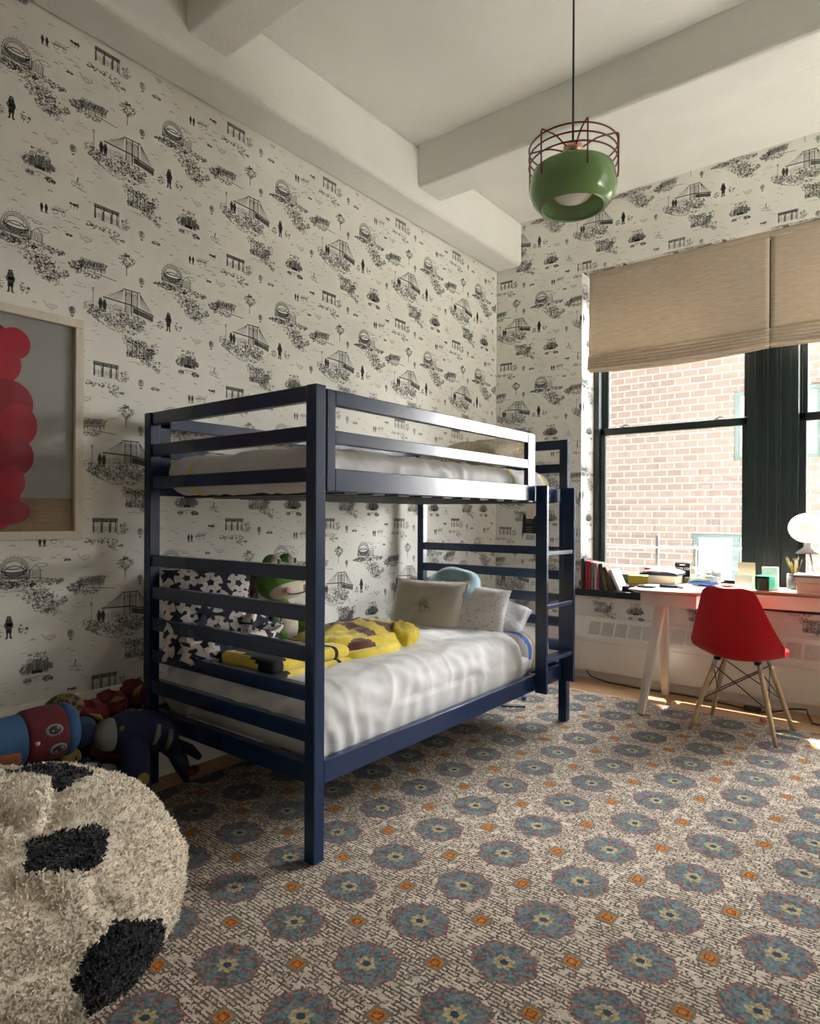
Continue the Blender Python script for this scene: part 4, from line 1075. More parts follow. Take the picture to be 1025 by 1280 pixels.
# small things on the bin
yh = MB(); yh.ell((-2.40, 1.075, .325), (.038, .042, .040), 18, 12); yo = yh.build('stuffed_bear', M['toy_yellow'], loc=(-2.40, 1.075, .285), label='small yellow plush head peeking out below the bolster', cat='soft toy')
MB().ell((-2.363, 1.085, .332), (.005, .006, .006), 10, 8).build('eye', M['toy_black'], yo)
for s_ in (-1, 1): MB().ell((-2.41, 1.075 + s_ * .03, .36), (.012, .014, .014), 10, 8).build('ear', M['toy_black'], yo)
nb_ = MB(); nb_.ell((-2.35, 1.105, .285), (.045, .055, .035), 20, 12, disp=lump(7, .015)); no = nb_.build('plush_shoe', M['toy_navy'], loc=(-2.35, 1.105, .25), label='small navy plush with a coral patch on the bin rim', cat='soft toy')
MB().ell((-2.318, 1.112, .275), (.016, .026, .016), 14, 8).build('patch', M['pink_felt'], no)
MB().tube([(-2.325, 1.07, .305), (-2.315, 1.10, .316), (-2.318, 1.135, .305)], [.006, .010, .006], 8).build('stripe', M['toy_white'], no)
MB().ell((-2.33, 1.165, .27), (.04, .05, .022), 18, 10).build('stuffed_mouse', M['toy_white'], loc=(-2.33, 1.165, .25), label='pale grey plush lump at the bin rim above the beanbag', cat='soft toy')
M['toy_green'] = mat('dark_green_felt', (.03, .10, .06), .9, .1, 20)
MB().tube([(-2.36, .90, .285), (-2.33, .97, .30), (-2.315, 1.04, .31)], .010, 8).build('ribbon', M['toy_green'], loc=(-2.33, .97, .28), label='dark green ribbon lying on the bin under the bolster', cat='ribbon')
# ------------------------------------------------------------------ beanbag: a big sherpa football
BC, BRx, BRy, BRz = Vector((-1.80, .60, .265)), .475, .475, .265
P1 = [(.527,.061,.848),(.561,.398,.726),(.705,.305,.641),(.796,.195,.573),(.701,-.061,.711),(.553,.006,.833)]
P2 = [(.941,.205,.269),(.879,.476,.004),(.789,.475,-.393),(.84,.376,-.466),(.911,.096,-.4),(1.0,-.002,.01),(.987,.069,.142)]
P3 = [(-.30,.20,.93),(-.05,.30,.95),(.171,.355,.919),(.06,.534,.845),(-.20,.55,.80)]
P4 = [(.10,-.75,.65),(.35,-.62,.70),(.45,-.80,.38),(.22,-.95,.2),(.0,-.9,.42)]
P5 = [(-.75,-.30,.58),(-.55,-.10,.83),(-.60,.15,.78),(-.85,.18,.48),(-.92,-.15,.35)]
P6 = [(.10,.93,.32),(.35,.90,.25),(.32,.92,-.2),(.02,.97,-.2),(-.1,.95,.1)]
def patch_frames():
    out = []
    for P in (P1, P2, P3, P4, P5, P6):
        c = Vector((0, 0, 0))
        for p in P: c += Vector(p).normalized()
        c.normalize(); u = c.orthogonal().normalized(); w = c.cross(u)
        poly = [(Vector(p).normalized().dot(u) / Vector(p).normalized().dot(c), Vector(p).normalized().dot(w) / Vector(p).normalized().dot(c)) for p in P]
        out.append((c, u, w, poly))
    return out
PF = patch_frames()
def in_patch(d):
    for c, u, w, poly in PF:
        k = d.dot(c)
        if k < .5: continue
        x, y = d.dot(u) / k, d.dot(w) / k
        ins = False; n = len(poly)
        for i in range(n):
            x0, y0 = poly[i]; x1, y1 = poly[(i + 1) % n]
            if (y0 > y) != (y1 > y) and x < (x1 - x0) * (y - y0) / (y1 - y0) + x0: ins = not ins
        if ins: return True
    return False
SEAMS = [(Vector(a).normalized(), Vector(b).normalized(), dp, wd) for a, b, dp, wd in (
    ((.117, .345, .931), (.475, .189, .86), .085, .055), ((.475, .189, .86), (.507, .069, .859), .07, .05), ((.507, .069, .859), (.231, .003, .973), .075, .06), ((.475, .189, .86), (.53, .40, .75), .045, .05),
    ((.80, .192, .566), (.904, .194, .381), .05, .055), ((.904, .194, .381), (.938, .243, .246), .04, .05), ((.561, .398, .726), (.40, .70, .60), .035, .05),
    ((.70, -.162, .695), (.87, -.038, .491), .045, .07), ((.87, -.038, .491), (.892, .121, .435), .04, .06), ((.92, -.30, .24), (.99, .008, .142), .035, .06),
    ((.2, -.45, .87), (.55, -.40, .74), .05, .07), ((-.2, .2, .95), (-.5, .5, .7), .05, .07))]
# slumped-surface shape: soft dents along the seams, radial puckers in the top
def bag_surface(d):
    r = 1.0
    r += .045 * nz(d.x * 2.1, d.y * 2.1, d.z * 2.6 + 3) + .018 * nz(d.x * 5 + 2, d.y * 5, d.z * 5)
    for c, dep, wd in ((Vector((.30, -.10, .95)).normalized(), .10, .22), (Vector((.62, .17, .77)).normalized(), .035, .16), (Vector((.30, .42, .85)).normalized(), .06, .14), (Vector((.80, .30, .45)).normalized(), .03, .12)):
        a = math.acos(max(-1, min(1, d.dot(c)))); r -= dep * math.exp(-(a / wd) ** 2)
    for a_, b_, dep, wd in SEAMS:
        n_ = a_.cross(b_)
        if n_.length < 1e-6: continue
        n_.normalize(); t_ = d - n_ * d.dot(n_)
        if t_.length < 1e-6: continue
        t_.normalize()
        if t_.dot(a_.cross(n_)) * t_.dot(b_.cross(n_)) < 0 and t_.dot(a_ + b_) > 0: dist = abs(math.asin(max(-1, min(1, d.dot(n_)))))
        else: dist = min(math.acos(max(-1, min(1, d.dot(a_)))), math.acos(max(-1, min(1, d.dot(b_)))))
        r -= dep * math.exp(-(dist / wd) ** 2)
    th = math.atan2(d.y, d.x)
    if d.z > .1: r += .018 * math.sin(th * 9 + 3 * nz(d.x * 2, d.y * 2, 1)) * (1 - abs(d.z - .6) / .6 if d.z < 1.2 else 0) * .9
    e = 1.0
    p = Vector((d.x * BRx, d.y * BRy, d.z * BRz)) * r
    if p.z < -.8 * BRz: p.z = -BRz + (p.z + BRz) * .35
    p.z = max(p.z, -BRz + .002)
    return p
bag = MB(); NTH, NPH = 150, 84
V = []; F = []; MI = []
for i in range(NPH + 1):
    ph = -PI / 2 + PI * i / NPH
    for k in range(NTH):
        th = 2 * PI * k / NTH
        d = Vector((math.cos(ph) * math.cos(th), math.cos(ph) * math.sin(th), math.sin(ph)))
        V.append(BC + bag_surface(d))
for i in range(NPH):
    for k in range(NTH):
        F.append((i*NTH+k, i*NTH+(k+1)%NTH, (i+1)*NTH+(k+1)%NTH, (i+1)*NTH+k))
        ph = -PI / 2 + PI * (i + .5) / NPH; th = 2 * PI * (k + .5) / NTH
        MI.append(1 if in_patch(Vector((math.cos(ph) * math.cos(th), math.cos(ph) * math.sin(th), math.sin(ph)))) else 0)
bag.add(V, F, MI, True)
# sherpa loops: many short curved tufts growing out of the cloth
R = random.Random(21)
TV = []; TF = []; TM = []
CAMDIR = None
for _ in range(76000):
    z = R.uniform(-.85, 1); th = R.uniform(0, 2 * PI); q = math.sqrt(1 - z * z)
    d = Vector((q * math.cos(th), q * math.sin(th), z))
    p = bag_surface(d); n = Vector((p.x / BRx ** 2, p.y / BRy ** 2, p.z / BRz ** 2)).normalized()
    t = n.orthogonal().normalized(); a = R.uniform(0, 2 * PI)
    t = (t * math.cos(a) + n.cross(t) * math.sin(a)); s_ = n.cross(t)
    l = R.uniform(.004, .0095); w = R.uniform(.0012, .0024)
    base = BC + p
    cl_ = 2.2 * nz(d.x * 24, d.y * 24, d.z * 24)
    t2 = (t + Vector((cl_, nz(d.y * 24, d.z * 24, 3) * 2.2, nz(d.z * 24, d.x * 24, 7) * 2.2))).normalized()
    p1 = base + n * l * .75 + t2 * l * .35; p2 = base + n * l * .70 + t2 * l * 1.1
    b0 = len(TV)
    TV += [base + s_ * w, base - s_ * w, p1 + s_ * w, p1 - s_ * w, p2]
    TF += [(b0, b0 + 1, b0 + 3, b0 + 2), (b0 + 2, b0 + 3, b0 + 4)]
    m_ = 1 if in_patch(d) else 0
    TM += [m_, m_]
bag.add(TV, TF, TM, True)
M['sherpa_cream'] = mat('cream_sherpa', (.76, .675, .555), 1.0, .08, 40, .5, 90, spec=.1, sheen=.3, bdist=.012)
M['sherpa_black'] = mat('black_sherpa', (.016, .017, .020), 1.0, .3, 40, .8, 90, spec=.1, sheen=.25, bdist=.012)
bag.build('beanbag', [M['sherpa_cream'], M['sherpa_black']], loc=(BC.x, BC.y, 0), label='large cream sherpa beanbag with black patches like a football', cat='beanbag')

# ------------------------------------------------------------------ convector heaters along two walls
def heater(name, along, a0, a1, wall, depth, label, flip, posts=()):
    """along: 'x' or 'y' direction of the run; sits on the wall plane and steps out by depth"""
    cz0, cz1, czt = .050, .298, .442
    sg = -1 if along == 'x' else 1
    def P(t, out, z): return (t, wall + sg * out, z) if along == 'x' else (wall + sg * out, t, z)
    c = P((a0 + a1) / 2, depth / 2, ZFL)
    h = empty(name, c, label=label, cat='radiator')
    def strip(name, t0, t1, prof, m, parent=h, bev=.002):
        b_ = MB(); n = len(prof)
        v = [P(t0, o, z) for o, z in prof] + [P(t1, o, z) for o, z in prof]
        f = [tuple(range(n)), tuple(range(2 * n - 1, n - 1, -1))] + [(i, n + i, n + (i + 1) % n, (i + 1) % n) for i in range(n)]
        b_.add(v, f); o = b_.build(name, m, parent, bevel=bev)
        bm = bmesh.new(); bm.from_mesh(o.data); bmesh.ops.recalc_face_normals(bm, faces=bm.faces); bm.to_mesh(o.data); bm.free()
        return o
    e = .002
    body = [(e, cz0), (depth, cz0), (depth, cz1 - .030), (depth - .004, cz1 - .026), (e, cz1 - .026)]
    strip('front_panel', a0, a1, body, M['heater'])
    strip('top_cover', a0, a1, [(e, cz1 - .024), (depth + .002, cz1 - .024), (depth + .002, cz1), (.012, czt - .004), (e, czt)], M['heater'])
    for t0, t1 in posts: strip('end_panel', t0, t1, [(e, cz0), (depth + .004, cz0), (depth + .004, cz1 + .002), (.014, czt), (e, czt + .002)], M['heater'])
    strip('toe_kick', a0, a1, [(e, ZFL), (depth - .03, ZFL), (depth - .03, cz0 - .002), (e, cz0 - .002)], M['heater'], bev=0)
    # louvred openings in the sloping top
    sl = Vector((-(depth + .002 - .012), czt - .004 - cz1)); L_ = sl.length
    def S(t, k, up): # k along the slope 0..1, up = out of the face
        o = depth + .002 + sl[0] * k; z = cz1 + sl[1] * k
        nx, nzv = sl[1] / L_, -sl[0] / L_
        return P(t, o + nx * up, z + nzv * up)
    gr = MB(); sm = MB()
    t = (posts[0][1] if posts else a0) + .05
    while t + .085 < a1 - .03:
        q = [S(t, .18, .0012), S(t + .083, .18, .0012), S(t + .083, .80, .0012), S(t, .80, .0012)]
        sm.add(q, [(0, 1, 2, 3)])
        for k in range(9):
            kk = .19 + .61 * k / 9
            gr.add([S(t, kk, .0016), S(t + .083, kk, .0016), S(t + .083, kk + .040, .0045), S(t, kk + .040, .0045)], [(0, 1, 2, 3)])
        t += .100
    g_ = sm.build('grille_opening', M['slot'], h)
    gr.build('louvre', M['heater'], g_)
    return h
heater('convector_heater', 'x', -2.30, .9, YF, .088, 'long cream convector heater with a louvred top under the windows', False, posts=((-2.30, -2.02),))
heater('convector_heater', 'y', .9, 4.45, XL, .088, 'cream convector heater along the wall behind the bunk bed', False)

# ------------------------------------------------------------------ roman blinds
def blind(x0, x1, label, seed, sag):
    o = empty('roman_blind', ((x0 + x1) / 2, 4.82, 2.34), label=label, cat='blind')
    n = 40
    def sheet(nm, z0, z1, yo, y1=None, mz=26, amp=.004, sagb=0, thick=.003):
        G = []
        for i in range(mz + 1):
            t = i / mz
            row = []
            for j in range(n + 1):
                s_ = j / n; x = x0 + (x1 - x0) * s_
                z = z1 + (z0 - z1) * t - sagb * 4 * s_ * (1 - s_) * t
                y = yo + ((y1 - yo) * t if y1 is not None else 0) + amp * nz(x * 2.2 + seed, z * 2.6, seed) + amp * .8 * math.sin(t * 5 + s_ * 2 + seed) * (.3 + t)
                row.append((x, y, z))
            G.append(row)
        b_ = MB(); b_.grid(G)
        ob = b_.build(nm, M['linen'], o)
        md = ob.modifiers.new('thick', 'SOLIDIFY'); md.thickness = thick; md.offset = 0
        return ob
    sheet('blind_cloth', 2.438, 3.068, 4.812, 4.797, amp=.005)
    for k in range(5):
        # stacked folds, each one a soft loop of cloth
        zt = 2.443 - k * .0212; f = MB(); G = []
        for j in range(n + 1):
            s_ = j / n; x = x0 + (x1 - x0) * s_ - (.004 if s_ < .5 else -.004)
            dz = -.004 * math.sin(s_ * PI) * k + .002 * nz(x * 5, k, seed)
            yy = 4.790 + .003 * nz(x * 3 + k, k * 2.0, seed)
            G.append([(x, yy + .020, zt + dz), (x, yy + .002 - .002 * k, zt - .002 + dz), (x, yy - .004 - .002 * k, zt - .012 + dz), (x, yy - .002 - .002 * k, zt - .023 + dz), (x, yy + .016, zt - .028 + dz)])
        f.grid([list(r) for r in zip(*G)]); fo = f.build('blind_fold', M['linen'], o)
        md = fo.modifiers.new('thick', 'SOLIDIFY'); md.thickness = .0025; md.offset = 0
    sheet('blind_hem', 2.318, 2.385, 4.812, 4.808, mz=6, amp=.003, sagb=sag)
    MB().box((x0, 4.800, 3.045), (x1, 4.832, 3.083)).build('head_rail', M['linen'], o)
    return o
blind(-2.028, -.792, 'tan linen roman blind over the window beside the bunk bed', 1.0, .028)
blind(-.784, .450, 'tan linen roman blind over the window behind the globe lamp', 4.0, .010)

# ------------------------------------------------------------------ framed picture
pf = empty('framed_picture', (XL + .02, .74, 1.10), label='framed print of plain red rounded shapes hanging on the papered wall', cat='picture')
py0, py1, pz0, pz1 = .16, 1.305, 1.098, 2.02; fw = .034; x0 = XL + .002
f = MB(); X1 = XL + .034
f.box((x0, py0, pz0), (X1, py1, pz0 + fw)); f.box((x0, py0, pz1 - fw), (X1, py1, pz1)); f.box((x0, py0, pz0 + fw), (X1, py0 + fw, pz1 - fw)); f.box((x0, py1 - fw, pz0 + fw), (X1, py1, pz1 - fw))
f.build('frame', M['picture_frame'], pf, bevel=.002)
M['print_grey'] = mat('print_grey_ground', (.36, .34, .32), .7, .06, 3); M['print_tan'] = mat('print_tan_floor', (.30, .19, .10), .7, .15, 6, stretch=(1, 2, 14)); M['print_red'] = mat('print_red', (.42, .002, .022), .6, .10, 5); M['print_dark'] = mat('print_deep_red', (.27, .001, .014), .6, .10, 5)
pr = MB(); pr.box((XL + .006, py0 + fw, pz0 + fw + .135), (XL + .010, py1 - fw, pz1 - fw)); pr.box((XL + .006, py0 + fw, pz0 + fw), (XL + .010, py1 - fw, pz0 + fw + .135), 1)
pt = pr.build('print', [M['print_grey'], M['print_tan']], pf)
def blob(m, cy, cz, ry, rz, lay, mi=0, n=28):
    x = XL + .0104 + lay * .0004
    m.add([(x, cy + ry * math.cos(2 * PI * k / n), cz + rz * math.sin(2 * PI * k / n)) for k in range(n)], [tuple(range(n))], mi)
bb = MB()
for i_, (cy_, cz_, ry_, rz_, mi_) in enumerate(((1.0, 1.44, .085, .30, 0), (.93, 1.50, .09, .24, 1), (.975, 1.87, .06, .07, 1), (1.045, 1.875, .058, .062, 0), (.985, 1.79, .085, .085, 0), (1.02, 1.64, .095, .09, 1), (1.06, 1.555, .07, .085, 0), (1.055, 1.43, .062, .075, 1), (1.03, 1.325, .055, .065, 0), (.92, 1.215, .09, .05, 0), (1.025, 1.21, .08, .05, 1), (.60, 1.50, .14, .34, 1), (.56, 1.80, .11, .10, 0), (.64, 1.30, .12, .10, 0))):
    blob(bb, cy_, cz_, ry_, rz_, i_, mi_)
bb.build('red_shape', [M['print_red'], M['print_dark']], pt)
MB().box((XL + .018, py0 + fw - .003, pz0 + fw - .003), (XL + .020, py1 - fw + .003, pz1 - fw + .003)).build('glazing', M['picture_glass'], pf)

# ------------------------------------------------------------------ pendant lamp
LX, LY, LZ = -1.06, 2.347, 2.388
pl = empty('pendant_lamp', (LX, LY, LZ), label='green bowl pendant lamp with a dark red wire cage on a black cord', cat='pendant lamp')
c = (LX, LY, LZ)
prof = [(.118, .004), (.124, .0), (.138, .010), (.156, .034), (.167, .064), (.170, .090), (.168, .118), (.163, .142), (.157, .160), (.152, .163), (.150, .158), (.157, .135), (.162, .105), (.163, .085), (.160, .060), (.148, .034), (.130, .012), (.118, .004)]
prof = [(r * .965, z * .88) for r, z in prof]
MB().lathe(prof, 56, c=c).build('lamp_shade', M['green_enamel'], pl)
MB().lathe([(0, .022), (.03, .025), (.06, .038), (.082, .064), (.088, .092), (.082, .112), (.060, .132), (.035, .142), (0, .145)], 36, c=c).build('globe', M['opal'], pl)
MB().lathe([(0, .138), (.056, .140), (.058, .147), (.048, .154), (.030, .160), (.024, .172), (.024, .190), (.018, .198), (.014, .204), (.030, .208), (.037, .215), (.037, .236), (.028, .244), (.006, .247), (0, .247)], 28, c=c).build('lamp_holder', M['copper'], pl)
for z in (.232, .200, .166): MB().tube([(LX + .166 * math.cos(2 * PI * k / 48), LY + .166 * math.sin(2 * PI * k / 48), LZ + z) for k in range(48)], .0032, 8, closed=True).build('cage_ring', M['wire_red'], pl)
for k in range(6):
    a = math.radians(12 + 60 * k); cs, sn = math.cos(a), math.sin(a)
    pts = [(.1665, .085), (.1690, .105), (.1695, .240), (.166, .248), (.158, .251), (.105, .251), (.085, .248), (.038, .228)]
    MB().tube([(LX + r * cs, LY + r * sn, LZ + z) for r, z in pts], .0032, 8).build('cage_wire', M['wire_red'], pl)
for k in range(3):
    a = math.radians(42 + 120 * k); cs, sn = math.cos(a), math.sin(a)
    MB().tube([(LX + r * cs, LY + r * sn, LZ + z) for r, z in ((.030, .225), (.075, .190), (.146, .140))], .0028, 8).build('stay_wire', M['wire_red'], pl)
MB().tube([(LX, LY, LZ + .246), (LX, LY, ZC + .002)], .0042, 8).build('cord', M['dark'], pl)
MB().lathe([(0, -.03), (.03, -.028), (.05, -.012), (.052, 0)], 24, c=(LX, LY, ZC)).build('ceiling_rose', M['dark'], pl)

# ------------------------------------------------------------------ papers and tags on the far wall by the bed foot
tg = empty('hanging_tag', (-2.50, YF - .004, 1.06), label='black card tag with a tan head pinned to the wall beyond the bunk bed', cat='tag')
y = YF - .003
MB().prism([(-2.570, 1.068), (-2.425, 1.066), (-2.425, 1.225), (-2.445, 1.215), (-2.470, 1.190), (-2.530, 1.190), (-2.545, 1.225), (-2.560, 1.222)], 0, .003, M=Matrix.Translation((0, y, 0)) @ Matrix.Rotation(PI / 2, 4, 'X')).build('card', M['toy_black'], tg)
MB().box((-2.532, y - .005, 1.185), (-2.466, y - .003, 1.279)).build('head', M['cream_card'], tg)
M['tag_line'] = mat('tag_print_line', (.30, .28, .20), .8, .1, 20)
for k in range(5): MB().box((-2.535, y - .0042, 1.078 + .018 * k + (.02 if k > 2 else 0)), (-2.478, y - .0034, 1.081 + .018 * k + (.02 if k > 2 else 0))).build('printed_line', M['tag_line'], tg)
MB().box((-2.538, YF - .003, 1.014), (-2.458, YF - .0012, 1.056)).build('sticker', mat('grey_blue_sticker', (.30, .40, .43), .6, .3, 30), loc=(-2.50, YF - .002, 1.014), label='small grey-blue sticker on the wall below the black tag', cat='sticker')
MB().box((-2.228, YF - .003, 1.615), (-2.185, YF - .0012, 1.70)).build('hanging_tag', mat('dark_maroon_card', (.07, .018, .018), .7, .2, 30), loc=(-2.21, YF - .002, 1.615), label='small maroon card on the wall behind the upper bunk foot', cat='tag')
# slim black-edged board hanging beside the ladder
sb = empty('hanging_board', (-2.15, YF - .012, .70), label='slim white board with a black edge hanging on the wall beside the ladder', cat='board')
MB().box((-2.180, YF - .012, .70), (-2.142, YF - .004, .98)).build('panel', M['paper_white'], sb)
MB().box((-2.142, YF - .016, .69), (-2.122, YF - .003, .99)).build('edge', M['dark'], sb)
# ------------------------------------------------------------------ desk
DZ = .757
dk = empty('desk', (-.86, 4.4, 0), label='cream desk with slanted legs standing under the windows', cat='desk')
top = [(-1.435, 4.02), (-1.33, 3.985), (-1.15, 4.015), (-1.05, 4.05), (-1.025, 4.10), (-1.015, 4.36), (-.98, 4.405), (-.74, 4.425), (-.60, 4.43), (-.45, 4.435), (-.27, 4.435), (-.25, 4.742), (-1.46, 4.742)]
m = MB(); n = len(top)
cx = sum(p[0] for p in top) / n; cy = 4.45
inn = [(x + (.035 if x < -1.3 else (-.03 if x > -.3 else 0)), y + (.035 if y < 4.5 else 0)) for x, y in top]
v = [(x, y, DZ) for x, y in top] + [(x, y, DZ - .006) for x, y in top] + [(x, y, DZ - .024) for x, y in inn]
f = [tuple(range(n)), tuple(range(3 * n - 1, 2 * n - 1, -1))]
mi = [0, 1]
for i in range(n):
    j = (i + 1) % n
    f += [(i, n + i, n + j, j), (n + i, 2 * n + i, 2 * n + j, n + j)]; mi += [1, 1]
m.add(v, f, mi); m.build('desk_top', [M['desk_white'], M['desk_edge']], dk)
MB().box((-1.375, 4.065, .660), (-1.045, 4.60, DZ - .025)).build('drawer_box', M['desk_white'], dk, bevel=.003)
MB().bar((-1.04, 4.40, .692), (-.42, 4.475, .692), .022, .082).build('apron', M['desk_white'], dk, bevel=.002)
MB().box((-.42, 4.47, .651), (-.31, 4.60, .732)).build('apron', M['desk_white'], dk, bevel=.002)
for a, b_ in (((-1.345, 3.992, 0), (-1.285, 4.19, .662)), ((-1.375, 4.578, ZFL), (-1.335, 4.40, .662)), ((-.295, 4.25, 0), (-.335, 4.475, .662)), ((-.295, 4.60, ZFL), (-.335, 4.56, .662))):
    MB().bar(a, b_, .040, .040, w2=.060, h2=.055).build('leg', M['desk_white'], dk, bevel=.004)

# ------------------------------------------------------------------ red shell chair
ch = empty('shell_chair', (-.80, 4.055, 0), rot=(0, 0, math.radians(-4)), label='red moulded shell chair on pale wooden dowel legs at the desk', cat='chair')
CY = [(.225, .432, .150, .010), (.205, .440, .185, .012), (.13, .434, .212, .018), (.03, .418, .226, .030), (-.06, .408, .233, .050), (-.125, .418, .238, .072), (-.172, .455, .240, .088), (-.200, .510, .228, .085), (-.222, .580, .205, .070), (-.243, .660, .178, .055), (-.262, .735, .153, .042), (-.275, .785, .136, .034), (-.281, .808, .118, .028), (-.284, .820, .085, .018), (-.285, .823, .045, .006)]
def shell_row(t):
    n_ = len(CY) - 1; x = t * n_; i = min(int(x), n_ - 1); u = x - i
    p = [CY[max(0, i - 1)], CY[i], CY[i + 1], CY[min(n_, i + 2)]]
    return [.5 * (2 * p[1][k] + (p[2][k] - p[0][k]) * u + (2 * p[0][k] - 5 * p[1][k] + 4 * p[2][k] - p[3][k]) * u * u + (3 * p[1][k] - p[0][k] - 3 * p[2][k] + p[3][k]) * u ** 3) for k in range(4)]
G = []
for i in range(85):
    t = i / 84; y, z, w, e = shell_row(t); a = shell_row(max(0, t - .02)); b_ = shell_row(min(1, t + .02))
    ty, tz = b_[0] - a[0], b_[1] - a[1]; l = math.hypot(ty, tz) or 1
    ny, nzv = tz / l, -ty / l            # normal pointing to the sitter
    if nzv < 0 and ny < 0: ny, nzv = -ny, -nzv
    row = []
    for j in range(33):
        s_ = -1 + 2 * j / 32; k = abs(s_) ** 2.2 * e
        row.append((s_ * w, y + ny * k, z + nzv * k))
    G.append(row)
sh = MB(); sh.grid(G); so = sh.build('shell', M['chair_red'], ch, local=True)
md = so.modifiers.new('thick', 'SOLIDIFY'); md.thickness = .006; md.offset = 0
md = so.modifiers.new('bev', 'BEVEL'); md.width = .002; md.segments = 2; md.limit_method = 'ANGLE'
LG = []
for sx in (-1, 1):
    for sy, yt in ((-1, -.085), (1, .10)):
        a = Vector((sx * .115, yt, .388)); b_ = Vector((sx * .218, .195 if sy > 0 else -.185, .0))
        LG.append((a, b_))
        lg = MB(); lg.tube([a, a.lerp(b_, .35), a.lerp(b_, .8), b_], [.0115, .0145, .0125, .0095], 14); lo = lg.build('leg', M['beech'], ch, local=True)
        MB().tube([a + (a - b_).normalized() * .030, a - (a - b_).normalized() * .020], .0135, 12).build('leg_bracket', M['steel'], lo, local=True)
        MB().tube([b_ + (a - b_).normalized() * .003, b_ + Vector((0, 0, .0005))], .0115, 12).build('foot_glide', M['dark'], lo, local=True)
fr_ = MB()
for x, y, z in ((-.105, -.08, .402), (.105, -.08, .402), (-.105, .10, .412), (.105, .10, .412)): fr_.lathe([(0, -.008), (.018, -.006), (.020, .010), (0, .014)], 14, c=(x, y, z))
fr_.build('shock_mount', M['dark'], ch, local=True)
def at(i, t): return LG[i][0].lerp(LG[i][1], t)
for i, j in ((0, 2), (2, 0), (1, 3), (3, 1), (0, 1), (1, 0), (2, 3), (3, 2)):
    MB().tube([at(i, .06), at(j, .56)], .0030, 8).build('cross_brace', M['dark'], ch, local=True)

# ------------------------------------------------------------------ things on the sill
M['cover_dark'] = mat('charcoal_cover', (.05, .05, .055), .5, .2, 30); M['cover_red'] = mat('red_cover', (.45, .03, .035), .5, .12, 30); M['cover_grey'] = mat('grey_green_cover', (.25, .27, .24), .5, .12, 30)
M['cover_navy'] = mat('navy_cover', (.02, .03, .10), .5, .15, 30); M['cover_olive'] = mat('olive_cover', (.12, .13, .035), .5, .4, 60); M['cover_brown'] = mat('brown_cover', (.10, .05, .04), .5, .4, 60); M['cover_lilac'] = mat('pale_grey_cover', (.42, .40, .43), .5, .15, 30); M['cover_yellow'] = mat('yellow_cover', (.66, .50, .03), .5, .06, 30)
M['pages'] = mat('book_pages', (.70, .66, .56), .9, .06, 40, stretch=(1, 1, 8))
def book(c, size, rot, cover, label, group=None, name='book'):
    """size: thickness (x), depth (y), height (z); spine faces -y"""
    t, d, h = size
    o = empty(name, c, rot, label=label, cat='book', group=group)
    k = MB(); s_ = .0025
    k.box((-t/2, -d/2, 0), (-t/2 + s_, d/2, h)); k.box((t/2 - s_, -d/2, 0), (t/2, d/2, h)); k.box((-t/2 + s_, -d/2, 0), (t/2 - s_, -d/2 + s_, h))
    k.build('cover', M[cover], o, local=True, bevel=.0015)
    MB().box((-t/2 + s_, -d/2 + s_, .004), (t/2 - s_, d/2 - .004, h - .004)).build('pages', M['pages'], o, local=True)
    return o
SZ = WIN_B + .0005
bk = [(-2.045, .024, .232, 0, 'cover_dark', 'charcoal book standing first at the wall end of the sill row'),
      (-2.014, .022, .214, 0, 'cover_red', 'red book second from the wall end of the sill row'),
      (-1.991, .018, .212, 0, 'cover_red', 'slim red book between its red neighbour and the grey-green book'),
      (-1.968, .022, .206, 0, 'cover_grey', 'grey-green book in the middle of the sill row'),
      (-1.943, .022, .204, 0, 'cover_lilac', 'pale grey book just before the leaning books'),
      (-1.921, .016, .198, -2, 'cover_red', 'thin dark red book at the start of the leaning books')]
for x, t, h, a, cv, lb in bk: book((x, 4.812, SZ), (t, .14, h), (0, math.radians(-a), 0), cv, lb, 'books in the row on the window sill')
for x, t, h, a, cv, lb in ((-1.910, .020, .192, 7, 'cover_navy', 'navy book leaning against the dark red one on the sill'), (-1.880, .026, .200, 13, 'cover_olive', 'dark olive book leaning on the sill'), (-1.833, .030, .180, 22, 'cover_brown', 'brown book with a dark top leaning furthest over')):
    book((x + .02, 4.812, SZ + t / 2 * math.sin(math.radians(a))), (t, .14, h), (0, -math.radians(a), 0), cv, lb, 'books in the row on the window sill')
pad = MB(); pad.box((-.010, -.08, 0), (.010, .08, .165)); pad.build('writing_pad', M['paper_white'], loc=(-1.765, 4.83, SZ + .004), rot=(0, math.radians(-24), 0), local=True, label='white pad leaning beside the brown book on the sill', cat='pad')
# flat stack between sill and desk
MB().box((-1.74, 4.745, SZ), (-1.49, 4.93, SZ + .042)).build('black_folder', M['toy_black'], loc=(-1.61, 4.84, SZ), bevel=.003, label='flat black box file lying on the sill under the yellow book', cat='box file')
yb2 = empty('book', (-1.60, 4.85, SZ + .043), label='yellow-spined thick book lying flat on the sill', cat='book')
MB().box((-1.70, 4.775, SZ + .043), (-1.46, 4.93, SZ + .062)).build('pages', M['pages'], yb2)
MB().box((-1.705, 4.77, SZ + .062), (-1.455, 4.935, SZ + .124)).build('cover', M['cover_yellow'], yb2, bevel=.003)
